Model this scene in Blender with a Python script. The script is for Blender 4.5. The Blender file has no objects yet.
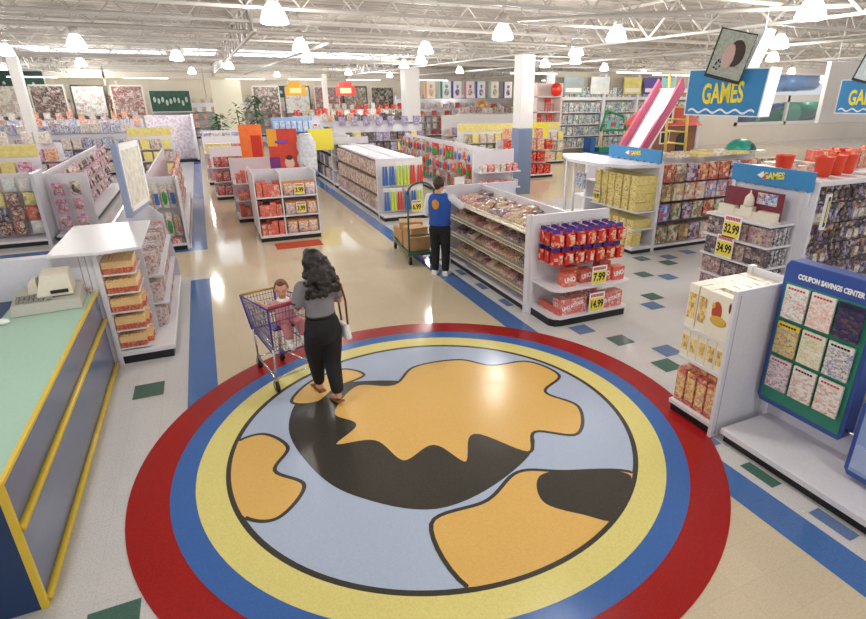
import bpy, math, random
from mathutils import Vector, Matrix
PI=math.pi; R=math.radians
random.seed(7)
S=bpy.context.scene; COL=S.collection; D=bpy.data
# ------------------------------------------------------------------ helpers
def link(o,parent=None):
    COL.objects.link(o)
    if parent is not None: o.parent=parent
    return o
class MB:
    def __init__(s): s.v=[]; s.f=[]; s.m=[]; s.sm=[]
    def add(s,vs,fs,m=0,sm=False):
        b=len(s.v); s.v+=[tuple(v) for v in vs]
        for f in fs: s.f.append(tuple(b+i for i in f)); s.m.append(m); s.sm.append(sm)
        return s
    def box(s,x0,y0,z0,x1,y1,z1,m=0):
        return s.add([(x0,y0,z0),(x1,y0,z0),(x1,y1,z0),(x0,y1,z0),(x0,y0,z1),(x1,y0,z1),(x1,y1,z1),(x0,y1,z1)],
          [(0,3,2,1),(4,5,6,7),(0,1,5,4),(1,2,6,5),(2,3,7,6),(3,0,4,7)],m)
    def hexa(s,b,t,m=0):
        return s.add(list(b)+list(t),[(0,3,2,1),(4,5,6,7),(0,1,5,4),(1,2,6,5),(2,3,7,6),(3,0,4,7)],m)
    def prism(s,pts,z0,z1,m=0):
        n=len(pts); return s.add([(x,y,z0) for x,y in pts]+[(x,y,z1) for x,y in pts],
          [tuple(range(n-1,-1,-1)),tuple(range(n,2*n))]+[(i,(i+1)%n,n+(i+1)%n,n+i) for i in range(n)],m)
    def prismy(s,pts,y0,y1,m=0):     # outline in x,z extruded along y
        n=len(pts); return s.add([(x,y0,z) for x,z in pts]+[(x,y1,z) for x,z in pts],
          [tuple(range(n)),tuple(range(2*n-1,n-1,-1))]+[((i+1)%n,i,n+i,n+(i+1)%n) for i in range(n)],m)
    def quad(s,a,b,c,d,m=0): return s.add([a,b,c,d],[(0,1,2,3)],m)
    def tube(s,p,q,r,n=6,m=0,r2=None):
        p=Vector(p); q=Vector(q); r2=r if r2 is None else r2
        d=(q-p); 
        if d.length<1e-6: return s
        d.normalize(); a=d.orthogonal().normalized(); b=d.cross(a)
        vs=[p+(a*math.cos(2*PI*i/n)+b*math.sin(2*PI*i/n))*r for i in range(n)]+[q+(a*math.cos(2*PI*i/n)+b*math.sin(2*PI*i/n))*r2 for i in range(n)]
        return s.add(vs,[tuple(range(n-1,-1,-1)),tuple(range(n,2*n))]+[(i,(i+1)%n,n+(i+1)%n,n+i) for i in range(n)],m,n>5)
    def path(s,pts,r,n=6,m=0):
        for a,b in zip(pts,pts[1:]): s.tube(a,b,r,n,m)
        return s
    def ball(s,c,rx,ry=None,rz=None,n=10,k=7,m=0):
        ry=rx if ry is None else ry; rz=rx if rz is None else rz
        vs=[(c[0],c[1],c[2]-rz)]; fs=[]
        for j in range(1,k):
            t=-PI/2+PI*j/k
            for i in range(n): vs.append((c[0]+rx*math.cos(t)*math.cos(2*PI*i/n),c[1]+ry*math.cos(t)*math.sin(2*PI*i/n),c[2]+rz*math.sin(t)))
        vs.append((c[0],c[1],c[2]+rz))
        for i in range(n):
            fs.append((0,1+(i+1)%n,1+i)); fs.append((len(vs)-1,1+(k-2)*n+i,1+(k-2)*n+(i+1)%n))
        for j in range(k-2):
            for i in range(n): fs.append((1+j*n+i,1+j*n+(i+1)%n,1+(j+1)*n+(i+1)%n,1+(j+1)*n+i))
        return s.add(vs,fs,m,True)
    def loft(s,secs,n=16,m=0,sm=True):   # horizontal ellipses (cx,cy,z,rx,ry)
        vs=[];fs=[]
        for (cx,cy,z,rx,ry) in secs:
            for i in range(n): vs.append((cx+rx*math.cos(2*PI*i/n),cy+ry*math.sin(2*PI*i/n),z))
        K=len(secs)
        for j in range(K-1):
            for i in range(n): fs.append((j*n+i,j*n+(i+1)%n,(j+1)*n+(i+1)%n,(j+1)*n+i))
        fs.append(tuple(range(n-1,-1,-1))); fs.append(tuple(range((K-1)*n,K*n)))
        return s.add(vs,fs,m,sm)
    def lathe(s,prof,c=(0,0,0),n=16,m=0):
        return s.loft([(c[0],c[1],c[2]+z,max(r,1e-4),max(r,1e-4)) for r,z in prof],n,m)
    def chain(s,pts,n=10):               # tapered limb, points (x,y,z,r)
        for p in pts: s.ball(p[:3],p[3],n=n,k=8)
        for a,b in zip(pts,pts[1:]): s.tube(a[:3],b[:3],a[3],n,0,b[3])
        return s
    def mesh(s,name,mats):
        me=D.meshes.new(name); me.from_pydata(s.v,[],s.f)
        if not isinstance(mats,(list,tuple)): mats=[mats]
        for m in mats: me.materials.append(m)
        me.polygons.foreach_set('material_index',s.m); me.polygons.foreach_set('use_smooth',s.sm); me.update()
        return me
    def build(s,name,mats,parent=None,loc=(0,0,0),rz=0,bevel=0):
        o=D.objects.new(name,s.mesh(name,mats)); o.location=loc; o.rotation_euler=(0,0,rz)
        if bevel:
            b=o.modifiers.new('b','BEVEL'); b.width=bevel; b.segments=2; b.limit_method='ANGLE'
        return link(o,parent)
def tag(o,label,cat,group=None,kind=None):
    if label: o['label']=label
    if cat: o['category']=cat
    if group: o['group']=group
    if kind: o['kind']=kind
    return o
def thing(name,label,cat,loc=(0,0,0),rz=0,group=None):
    o=D.objects.new(name,None); o.location=loc; o.rotation_euler=(0,0,rz); o.empty_display_size=.1
    link(o); return tag(o,label,cat,group)
def struct(name,mb,mats,**k): return tag(mb.build(name,mats,**k),None,None,None,'structure')
def put(name,me,loc,rz,label,cat,group,rx=0,ry=0,sc=None):
    o=D.objects.new(name,me); o.location=loc; o.rotation_euler=(rx,ry,rz)
    if sc: o.scale=sc
    link(o); return tag(o,label,cat,group)
def remesh(mb,name,mat,parent,voxel=.008,smooth=4,loc=(0,0,0)):
    me=mb.mesh(name,mat); o=D.objects.new(name,me); COL.objects.link(o)
    r=o.modifiers.new('r','REMESH'); r.mode='VOXEL'; r.voxel_size=voxel; r.use_smooth_shade=True
    sm=o.modifiers.new('s','SMOOTH'); sm.iterations=smooth; sm.factor=.5
    dg=bpy.context.evaluated_depsgraph_get(); nm=D.meshes.new_from_object(o.evaluated_get(dg))
    o.modifiers.clear(); o.data=nm; nm.materials.clear(); nm.materials.append(mat); nm.name=name
    for p in nm.polygons: p.use_smooth=True
    o.parent=parent; o.location=loc
    return o
_tc={}
def textmesh(txt,size,depth,mat,bold=0.0,wx=1.0):
    key=(txt,size,depth,mat.name,bold,wx)
    if key in _tc: return _tc[key]
    cu=D.curves.new('t','FONT'); cu.body=txt; cu.size=size; cu.extrude=depth; cu.align_x='CENTER'; cu.align_y='CENTER'; cu.offset=bold
    cu.resolution_u=3
    o=D.objects.new('t',cu); COL.objects.link(o)
    dg=bpy.context.evaluated_depsgraph_get(); me=D.meshes.new_from_object(o.evaluated_get(dg))
    D.objects.remove(o); D.curves.remove(cu)
    for v in me.vertices: v.co=(v.co.x*wx,-v.co.z,v.co.y)      # stand up facing -Y
    me.materials.clear(); me.materials.append(mat); me.update(); me.name='lettering'
    _tc[key]=me; return me
def text(txt,size,mat,parent,loc,rz=0,depth=.002,bold=0,wx=1.0,name='lettering',ry=0):
    o=D.objects.new(name,textmesh(txt,size,depth,mat,bold,wx)); o.location=loc; o.rotation_euler=(0,ry,rz)
    return link(o,parent)
# ------------------------------------------------------------------ materials
def srgb(c):
    if isinstance(c,str): c=[int(c[i:i+2],16)/255 for i in (0,2,4)]
    return tuple((x/12.92 if x<=.04045 else ((x+.055)/1.055)**2.4) for x in c)+(1,)
_m={}
def mat(name,c,rough=.5,metal=0,emit=0,noise=0,nscale=30,spec=.5,coat=0,alpha=1,trans=0):
    if name in _m: return _m[name]
    m=D.materials.new(name); m.use_nodes=True; nt=m.node_tree; b=nt.nodes['Principled BSDF']
    b.inputs['Base Color'].default_value=srgb(c); b.inputs['Roughness'].default_value=rough; b.inputs['Metallic'].default_value=metal
    b.inputs['Specular IOR Level'].default_value=spec; b.inputs['Coat Weight'].default_value=coat
    b.inputs['Alpha'].default_value=alpha; b.inputs['Transmission Weight'].default_value=trans
    if emit:
        b.inputs['Emission Color'].default_value=srgb(c); b.inputs['Emission Strength'].default_value=emit
    tc=nt.nodes.new('ShaderNodeTexCoord'); n=nt.nodes.new('ShaderNodeTexNoise'); n.inputs['Scale'].default_value=nscale; n.inputs['Detail'].default_value=3
    nt.links.new(tc.outputs['Object'],n.inputs['Vector'])
    r=nt.nodes.new('ShaderNodeMapRange'); a=noise if noise else .04
    r.inputs['From Min'].default_value=.3; r.inputs['From Max'].default_value=.7; r.inputs['To Min'].default_value=1-a; r.inputs['To Max'].default_value=1+a*.6
    nt.links.new(n.outputs['Fac'],r.inputs['Value'])
    mx=nt.nodes.new('ShaderNodeVectorMath'); mx.operation='SCALE'; mx.inputs[0].default_value=srgb(c)[:3]
    nt.links.new(r.outputs['Result'],mx.inputs['Scale']); nt.links.new(mx.outputs['Vector'],b.inputs['Base Color'])
    _m[name]=m; return m
def printed(name,cols,scale=14,rough=.35,stretch=(1,1,1),fine=.5,sat=.88):
    """printed packaging: blocky patches of the given colours, shifted from item to item"""
    if name in _m: return _m[name]
    m=D.materials.new(name); m.use_nodes=True; nt=m.node_tree; b=nt.nodes['Principled BSDF']; b.inputs['Roughness'].default_value=rough
    tc=nt.nodes.new('ShaderNodeTexCoord'); oi=nt.nodes.new('ShaderNodeObjectInfo'); L=nt.links.new
    mu=nt.nodes.new('ShaderNodeMath'); mu.operation='MULTIPLY'; mu.inputs[1].default_value=37.0; L(oi.outputs['Random'],mu.inputs[0])
    ad=nt.nodes.new('ShaderNodeVectorMath'); ad.operation='ADD'; L(tc.outputs['Object'],ad.inputs[0]); L(mu.outputs[0],ad.inputs[1])
    ml=nt.nodes.new('ShaderNodeVectorMath'); ml.operation='MULTIPLY'; ml.inputs[1].default_value=stretch; L(ad.outputs[0],ml.inputs[0])
    v=nt.nodes.new('ShaderNodeTexVoronoi'); v.distance='CHEBYCHEV'; v.inputs['Scale'].default_value=scale; v.inputs['Randomness'].default_value=.8; L(ml.outputs[0],v.inputs['Vector'])
    sp=nt.nodes.new('ShaderNodeSeparateColor'); L(v.outputs['Color'],sp.inputs[0])
    cr=nt.nodes.new('ShaderNodeValToRGB'); cr.color_ramp.interpolation='CONSTANT'; L(sp.outputs[0],cr.inputs[0])
    e=cr.color_ramp.elements; n=len(cols); e[0].position=0; e[0].color=srgb(cols[0]); e[1].position=1/n; e[1].color=srgb(cols[1])
    for i in range(2,n): q=e.new(i/n); q.color=srgb(cols[i])
    v2=nt.nodes.new('ShaderNodeTexVoronoi'); v2.distance='MANHATTAN'; v2.inputs['Scale'].default_value=scale*3.1; v2.inputs['Randomness'].default_value=.9; L(ml.outputs[0],v2.inputs['Vector'])
    s2=nt.nodes.new('ShaderNodeSeparateColor'); L(v2.outputs['Color'],s2.inputs[0])
    c2=nt.nodes.new('ShaderNodeValToRGB'); c2.color_ramp.interpolation='CONSTANT'; L(s2.outputs[1],c2.inputs[0]); e=c2.color_ramp.elements
    e[0].position=0; e[0].color=srgb(cols[0]); e[1].position=.3; e[1].color=srgb(cols[-1])
    q=e.new(.5); q.color=srgb(cols[0]); q=e.new(.7); q.color=srgb(cols[1]); q=e.new(.85); q.color=srgb(cols[2 if n>2 else 0])
    mx=nt.nodes.new('ShaderNodeMix'); mx.data_type='RGBA'; mx.inputs[0].default_value=fine; L(cr.outputs[0],mx.inputs[6]); L(c2.outputs[0],mx.inputs[7])
    hs=nt.nodes.new('ShaderNodeHueSaturation'); hs.inputs['Saturation'].default_value=sat; L(mx.outputs[2],hs.inputs['Color'])
    L(hs.outputs[0],b.inputs['Base Color']); _m[name]=m; return m
WHITE=mat('white_enamel','e2e0e6',.35); WALLW=mat('white_laminate','dcdce6',.4); BLACK=mat('black_kick','16171a',.45)
GREYW=mat('pale_grey_metal','c9c9d2',.4); CHROME=mat('chrome','d8d8dc',.22,1); WIRE=mat('wire_shelf','d6cdb8',.4,.3)
RED=mat('red_vinyl','a81f1c',.3); YEL=mat('yellow_card','f0dc52',.5); SIGNBLUE=mat('sign_blue','2f86c0',.45); SIGNWHITE=mat('sign_white','f2f2f4',.5)
INK=mat('black_ink','181818',.5); REDINK=mat('red_ink','c0424a',.5); YLET=mat('yellow_letters','f2e03a',.45); WLET=mat('white_letters','f4f4f4',.45)
SKIN=mat('skin','d9a184',.5); PURPLE=mat('purple_plastic','4b3a9a',.4)
# ------------------------------------------------------------------ camera
cam=D.cameras.new('camera'); co=D.objects.new('camera',cam); link(co); S.camera=co
cam.sensor_width=36; cam.lens=541.786/866*36; cam.shift_x=-(464.883-433)/866; cam.shift_y=-(309.5-307.741)/866; cam.clip_end=300
co.location=(0,0,3.04); co.rotation_euler=(R(90-21.5909),0,-R(24.7968))
# ------------------------------------------------------------------ floor
T=.27395
def floor():
    m=MB(); z=0
    m.quad((-30,-8,0),(48,-8,0),(48,56,0),(-30,56,0),0)
    def rect(x0,y0,x1,y1,mi,h): m.quad((x0,y0,h),(x1,y0,h),(x1,y1,h),(x0,y1,h),mi)
    rect(-.28,-8,3.44,56,1,.0012)
    rect(-30,10.4,-.2,13.2,1,.0011); rect(6.2,14.2,34,24,1,.0011); rect(3.3,24.5,34,28,1,.0011)
    rect(-.58,-8,-.278,10.15,2,.0024); rect(-.58,12.25,-.278,56,2,.0024); rect(-1.3,12.25,-.58,12.5,2,.0024); rect(-30,13.2,-2.7,13.5,2,.0024); rect(-30,10.15,-2.7,10.42,2,.0024)
    rect(3.436,-8,3.744,56,2,.0024)
    c=[(21.4,21.3,'b'),(22.6,22.45,'g'),(17.98,16.65,'b'),(16.95,15.55,'g'),(24.9,25.9,'g'),(26.0,24.85,'b'),(29.4,28.3,'b')]
    G=lambda cx,cy,k,w=.5,h=.5: rect(cx-w*T,cy-h*T,cx+w*T,cy+h*T,3 if k=='g' else 4,.0030)
    for px,py,k in [(4.93,4.55,'b'),(4.64,4.25,'g'),(5.88,5.84,'b'),(6.16,6.15,'g'),(6.83,7.1,'g'),(7.13,6.81,'b'),(8.07,7.77,'b'),(7.77,7.47,'g'),(4.66,6.0,'g'),(4.35,5.55,'b'),(4.6,5.05,'g'),(7.5,7.9,'g'),(9.0,7.4,'g'),(8.7,7.9,'b'),
                    (5.3,7.1,'g'),(5.6,7.4,'b'),(6.1,8.9,'b'),(6.4,9.2,'g'),(5.2,3.6,'b'),(9.6,7.0,'b'),(7.9,12.5,'g'),(8.2,12.8,'b'),(6.5,11.8,'g')]:
        G(px,py,k)
    for y in [1.75,2.38,3.0,6.9,7.75,8.6,9.4,10.9,12.1]:
        G(3.89,y,'g' if int(y*7)%3 else 'b',.22,.58)
    for y in [3.05,6.19,9.2]: G(-.97,y,'g',.54,.6)
    return m
def floormat(name,c,c2,tile=True,seam=.012,rough=.075):
    m=D.materials.new(name); m.use_nodes=True; nt=m.node_tree; b=nt.nodes['Principled BSDF']; L=nt.links.new; b.inputs['Specular IOR Level'].default_value=.32
    tc=nt.nodes.new('ShaderNodeTexCoord')
    n=nt.nodes.new('ShaderNodeTexNoise'); n.inputs['Scale'].default_value=70; n.inputs['Detail'].default_value=4; L(tc.outputs['Object'],n.inputs['Vector'])
    mx=nt.nodes.new('ShaderNodeMix'); mx.data_type='RGBA'; mx.inputs[6].default_value=srgb(c2); mx.inputs[7].default_value=srgb(c); 
    r=nt.nodes.new('ShaderNodeMapRange'); r.inputs['From Min'].default_value=.35; r.inputs['From Max'].default_value=.6; L(n.outputs['Fac'],r.inputs['Value']); L(r.outputs[0],mx.inputs[0])
    out=mx.outputs[2]
    if tile:
        br=nt.nodes.new('ShaderNodeTexBrick'); br.offset=0; br.inputs['Scale'].default_value=1; br.inputs['Brick Width'].default_value=T; br.inputs['Row Height'].default_value=T
        br.inputs['Mortar Size'].default_value=.002; br.inputs['Mortar Smooth'].default_value=.2
        br.inputs['Color1'].default_value=(1,1,1,1); br.inputs['Color2'].default_value=(.965,.965,.965,1); br.inputs['Mortar'].default_value=(.86,.86,.86,1)
        L(tc.outputs['Object'],br.inputs['Vector'])
        m2=nt.nodes.new('ShaderNodeMix'); m2.data_type='RGBA'; m2.blend_type='MULTIPLY'; m2.inputs[0].default_value=1; L(out,m2.inputs[6]); L(br.outputs['Color'],m2.inputs[7]); out=m2.outputs[2]
    L(out,b.inputs['Base Color'])
    n2=nt.nodes.new('ShaderNodeTexNoise'); n2.inputs['Scale'].default_value=2.5; L(tc.outputs['Object'],n2.inputs['Vector'])
    r2=nt.nodes.new('ShaderNodeMapRange'); r2.inputs['To Min'].default_value=rough*.7; r2.inputs['To Max'].default_value=rough*1.5; L(n2.outputs['Fac'],r2.inputs['Value']); L(r2.outputs[0],b.inputs['Roughness'])
    bp=nt.nodes.new('ShaderNodeBump'); bp.inputs['Strength'].default_value=.03; bp.inputs['Distance'].default_value=.01; L(n2.outputs['Fac'],bp.inputs['Height']); L(bp.outputs[0],b.inputs['Normal'])
    return m
FM=[floormat('white_floor_tile','dad8d8','cac8c8'),floormat('beige_floor','dccdb2','d3c3a6'),floormat('blue_floor','4f76b4','486ea8',False),floormat('green_floor_tile','4f7468','48695e',False),floormat('blue_floor_tile','6c83ad','6178a2',False)]
struct('floor',floor(),FM)
# ------------------------------------------------------------------ floor medallion
MC=(1.6177,4.177)
md=thing('floor_medallion','huge round floor medallion ringed red, blue and yellow with golden and black shapes','floor emblem',(MC[0],MC[1],0))
def ring(r0,r1,z,n=128):
    m=MB(); vs=[]; fs=[]
    for i in range(n):
        a=2*PI*i/n
        for r in (r0,r1): vs.append((r*math.cos(a),r*math.sin(a),z))
    for i in range(n):
        j=(i+1)%n; fs.append((2*i,2*i+1,2*j+1,2*j))
    return m.add(vs,fs)
def fm(n,a,b): return floormat(n,a,b,False,rough=.2)
ring(2.31,2.614,.0038).build('red_ring',fm('medallion_red','a8211f','981c1b'),md)
ring(2.122,2.311,.0038).build('blue_ring',fm('medallion_blue','4470b8','3f6aae'),md)
ring(1.89,2.123,.0038).build('yellow_ring',fm('medallion_yellow','efe492','e6da86'),md)
MBK=fm('medallion_black','46433d','3e3b36'); MGO=fm('medallion_gold','eec272','e8ba68')
ring(1.845,1.89,.0040).build('black_outline',MBK,md)
def disc(r,z):
    m=MB(); return m.add([(r*math.cos(2*PI*i/128),r*math.sin(2*PI*i/128),z) for i in range(128)],[tuple(range(128))])
disc(1.846,.0038).build('pale_blue_disc',fm('medallion_pale_blue','bccae2','b4c3dd'),md)
def smoothpoly(pts,sub=8):
    out=[]; n=len(pts)
    for i in range(n):
        p0,p1,p2,p3=pts[i-1],pts[i],pts[(i+1)%n],pts[(i+2)%n]
        for k in range(sub):
            t=k/sub
            out.append(tuple(.5*((2*p1[j])+(-p0[j]+p2[j])*t+(2*p0[j]-5*p1[j]+4*p2[j]-p3[j])*t*t+(-p0[j]+3*p1[j]-3*p2[j]+p3[j])*t**3) for j in (0,1)))
    return out
def blob(name,pts,z,mt,outline=0):
    P=smoothpoly(pts); P=[(x,y) if math.hypot(x,y)<1.85 else (x*1.85/math.hypot(x,y),y*1.85/math.hypot(x,y)) for x,y in P]
    m=MB(); m.add([(x,y,z) for x,y in P],[tuple(range(len(P)))]); o=m.build(name,mt,md)
    if outline:
        k=MB(); n=len(P); vs=[];fs=[]
        for i in range(n):
            a=P[i-1];b=P[(i+1)%n]; dx,dy=b[0]-a[0],b[1]-a[1]; l=math.hypot(dx,dy) or 1; nx,ny=dy/l,-dx/l
            vs+= [(P[i][0]-nx*outline/2,P[i][1]-ny*outline/2,z+.0004),(P[i][0]+nx*outline/2,P[i][1]+ny*outline/2,z+.0004)]
        for i in range(n):
            j=(i+1)%n
            if math.hypot(*P[i])>1.84 and math.hypot(*P[j])>1.84: continue
            fs.append((2*i,2*i+1,2*j+1,2*j))
        k.add(vs,fs).build('outline',MBK,o)
    return o
# abstract pattern of flowing patches (a plain stand-in of the same colours)
blob('black_patch',[(-1.3,.6),(-1.2,-.1),(-.95,-.6),(-.4,-1.02),(.3,-.9),(.8,-.5),(.6,.3),(.2,.9),(-.5,1.25),(-1.05,1.2)],.0044,MBK)
blob('gold_patch',[(-.85,.7),(-.5,1.15),(-.1,1.0),(.25,1.3),(.8,1.25),(1.1,.95),(1.55,.85),(1.7,.4),(1.35,.15),(1.5,-.25),(1.2,-.65),(.85,-.45),(.62,-.7),(.3,-.25),(.05,-.6),(-.12,-.25),(-.45,-.35),(-.6,.05),(-.95,.15),(-.7,.4)],.0050,MGO,.035)
blob('gold_patch',[(-1.86,.5),(-1.55,.62),(-1.35,.3),(-1.5,.0),(-1.3,-.3),(-1.55,-.6),(-1.8,-.45),(-1.88,.0)],.0052,MGO,.035)
blob('gold_patch',[(-1.2,1.1),(-.95,1.45),(-.55,1.6),(-.35,1.35),(-.7,1.2),(-.95,.98)],.0053,MGO,.035)
blob('gold_patch',[(-.5,-1.15),(.0,-1.1),(.4,-.9),(.75,-1.05),(1.3,-1.34),(.9,-1.75),(.2,-1.9),(-.45,-1.84)],.0052,MGO,.035)
blob('black_patch',[(.55,-1.02),(.9,-1.1),(1.25,-1.35),(.85,-1.72),(.6,-1.55),(.4,-1.3)],.0058,MBK)
# ------------------------------------------------------------------ walls, ceiling
CEIL=mat('ceiling_deck','b2aba2',.7,noise=.06,nscale=1.2)
m=MB(); y=-8
while y<56:
    m.quad((-30,y,4.95),(48,y,4.95),(48,y+.2,4.95),(-30,y+.2,4.95)); m.quad((-30,y+.2,4.95),(48,y+.2,4.95),(48,y+.25,4.99),(-30,y+.25,4.99))
    m.quad((-30,y+.25,4.99),(48,y+.25,4.99),(48,y+.35,4.99),(-30,y+.35,4.99)); m.quad((-30,y+.35,4.99),(48,y+.35,4.99),(48,y+.4,4.95),(-30,y+.4,4.95)); y+=.4
struct('ceiling',m,CEIL)
WALL=mat('wall_paint','cfc6b4',.7,noise=.05,nscale=.8); WALLB=mat('wall_beige','e2d8ce',.7,noise=.04,nscale=.6)
struct('wall_back',MB().box(-30,50,0,34,50.3,4.95),WALL)
struct('wall_left',MB().box(-30.2,-8,0,-30,50.3,4.95),WALL)
# right partition with windows
m=MB(); m.box(27.6,26,0,31,26.3,4.95); m.box(31,26,0,46,26.3,1.12); m.box(31,26,4.3,46,26.3,4.95); m.box(27.4,26,0,27.6,50,4.95)
struct('wall_right',m,WALLB)
FR=mat('window_frame','e6e2dc',.5)
w=D.objects.new('window_1',None); link(w); w['kind']='structure'; w.location=(31,26,0)
m=MB(); m.box(0,-.06,1.1,15,.1,1.3); m.box(0,-.06,2.5,15,.1,2.95); m.box(0,-.06,4.15,15,.1,4.32)
for x in (0,4.6,9.4,14.8): m.box(x,-.06,1.1,x+.2,.1,2.9)
m.build('window_frame',FR,w); 
GL=mat('window_glass','dfe8f0',.05,trans=1)
MB().box(0,.12,1.1,15,.125,4.3).build('pane',GL,w)
def bigtube(name,lab,pts,r,mt,grp=None):
    m=MB(); k=10
    P=[Vector(p) for p in pts]; m.path(P,r,16)
    for p in P[1:-1]: m.ball(p,r,n=16,k=10)
    for p,q in zip(P,P[1:]):
        d=(q-p).normalized(); c=p+(q-p)*.5; m.tube(c-d*.06,c+d*.06,r*1.05,16)
    return tag(m.build(name,mt),lab,'play tube',grp)
BLUEP=mat('blue_plastic','2a5a9c',.3); TEALP=mat('teal_plastic','2f9a8a',.35); LBLUE=mat('light_blue_plastic','6f9ad0',.3)
bigtube('play_tube','large light blue tube slide curving up behind the upper window',[(34.5,31,2.4),(37.5,31,3.2),(41,31,3.9),(45,31,4.0)],.75,LBLUE)
bigtube('play_tube','dark blue play tube behind the lower window at its left end',[(30.6,28,.9),(32.5,28,1.4),(34.6,28,1.7)],.75,BLUEP)
bigtube('play_tube','green play tube behind the lower window, right of the post',[(36.5,28.6,.8),(40,28.6,1.7),(43,28.6,2.3)],.7,mat('green_plastic','1f8a63',.35))
bigtube('play_tube','deep blue play tube behind the lower window, farthest right',[(40,31,1.2),(43,31,1.6),(47,31,1.9)],.9,BLUEP)
# ------------------------------------------------------------------ roof steel
STEEL=mat('painted_steel','c2bdb6',.5)
def truss(L,z0=4.22,z1=4.85,r=.022,bay=.9,n=4):
    m=MB(); m.box(0,-.03,z1,L,.03,z1+.05); m.box(0,-.03,z0,L,.03,z0+.045)
    k=int(L/bay)
    for i in range(k): 
        x=i*bay; m.tube((x,0,z1),(x+bay/2,0,z0+.03),r,n); m.tube((x+bay/2,0,z0+.03),(x+bay,0,z1),r,n)
    return m
tm=truss(54,4.33,4.85,.014).mesh('roof_joist',STEEL)
for i,y in enumerate([3.2,5.0,6.8,8.6,10.6,12.6,14.6,17,19.4,22,25,27.6,34.2,36,39,43,47]):
    put('roof_joist',tm,(-22,y,0),0,'pale painted open-web steel roof joist running across the store','joist','roof joists across the store')
gm=truss(54,4.12,4.8,.03,1.5,6).mesh('joist_girder',STEEL)
for x in (-7,9.15,20,1.2):
    put('joist_girder',gm,(x,-4 if x!=1.2 else 12,0),PI/2,'deep open-web joist girder running towards the back of the store','girder','deep girders running to the back')
# diagonal sprinkler pipes
for (a,b) in [((5.6,9.8,4.3),(12.5,3.0,4.3)),((-9,13.5,4.25),(12,13.5,4.25)),((-9,24.5,4.25),(24,24.5,4.25)),((3.3,15,4.25),(3.3,46,4.25)),((14,6,4.2),(14,40,4.2))]:
    tag(MB().tube(a,b,.04,8).build('sprinkler_pipe',STEEL),'thin white sprinkler pipe hung under the roof joists','pipe','sprinkler pipes under the joists')
tag(MB().tube((.2,14,2.95),(.2,14,4.9),.01,6).build('hanging_rod',STEEL),'thin white rod hanging from the joists above the main aisle','rod')
# skylights
SKY=mat('skylight_glow','dfe8f4',.4,emit=1.5)
def skylight(x0,x1,y0,y1,lab):
    t=thing('skylight',lab,'skylight',(x0,y0,4.86)); w=x1-x0; d=y1-y0
    MB().box(0,0,.0,w,d,.03).build('pane',SKY,t)
    m=MB(); m.box(-.1,-.1,-.02,w+.1,0,.09); m.box(-.1,d,-.02,w+.1,d+.1,.09); m.box(-.1,0,-.02,0,d,.09); m.box(w,0,-.02,w+.1,d,.09)
    for k in range(1,5): m.box(w*k/5-.03,0,-.02,w*k/5+.03,d,.0)
    m.build('frame',STEEL,t)
skylight(-6.5,-1,29.5,33.6,'bright skylight strip in the ceiling over the left aisles'); skylight(-.2,10.5,28.5,33.5,'long bright skylight strip in the ceiling above the main aisle')
skylight(-14,-7.5,29.5,33.6,'bright skylight strip at the far left of the ceiling')
# soffit over the far department
struct('trim_1',MB().box(-30,44,3.95,27.4,44.3,4.95),mat('soffit','e4dccd',.7))
# ------------------------------------------------------------------ lamps
GLOW=mat('lamp_glow','fffaf0',.4,emit=6)
def lathe_shell(prof,n=18): return MB().lathe(prof,n=n)
bell=lathe_shell([(.2,.0),(.25,.02),(.25,.06),(.2,.2),(.12,.33),(.09,.36)]).mesh('glass_shade',GLOW)
cap=MB().lathe([(.10,.36),(.11,.38),(.11,.55),(.05,.58)],n=12).tube((0,0,.57),(0,0,1.075),.012,6).mesh('ballast_housing',mat('lamp_housing','c9c6c2',.4,.3))
def lamp(x,y,z=4.05,e=115,light=True,sc=1,lab='white bell-shaped high bay lamp glowing under the roof joists'):
    sc=sc*.85
    t=thing('high_bay_lamp',lab,'ceiling lamp',(x,y,z),0,'bell-shaped high bay lamps under the roof'); t.scale=(sc,)*3
    for n,me in (('glass_shade',bell),('ballast_housing',cap)): link(D.objects.new(n,me),t)
    if light:
        l=D.lights.new('lamp_light','POINT'); l.energy=e; l.shadow_soft_size=.15; l.color=(1,.975,.94)
        o=D.objects.new('lamp_light',l); o.location=(0,0,-.25); link(o,t)
for x,y in [(1.3,9.95),(5.84,10.81),(8.19,10.15),(8.45,6.08),(-2.42,17.0),(-4.76,21.1),(-.39,21.9),(2.65,15.9),(10.14,14.3),(5.92,15.4),(7.73,20.6),(13.37,21),(12.9,18.2),(3.72,21.2),(8.3,24.2),(13,28.8),(8.25,34),
            (-6,12),(-6,6),(-1.5,4.5),(3.2,4.0),(3.4,-1),(8.5,.5),(-2.5,-1.5),(13,10),(14,4),(18,14),(18,23),(24,20),(-10,16),(-10,24),(-12,9),(-4,28),(1.5,28),(-8,34),(0,36),(5,40),(-6,42),(12,38),(21.5,33),(30,22),(36,22)]:
    lamp(x,y,e=115 if y<26 else 220)
for x,y in [(26,15),(33,17),(39,18),(19,6),(34,30),(41,27.5),(-15,30),(-16,40),(-10,46),(-4,46.5),(2,46.5),(8,46.5),(14,46),(20,46),(-14,20),(27,10),(24,27)]: lamp(x,y,e=170)  # extra lamps added to brighten the right wall, its windows and the far end
TUBE=mat('fluorescent_tube','ffffff',.4,emit=5)
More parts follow.
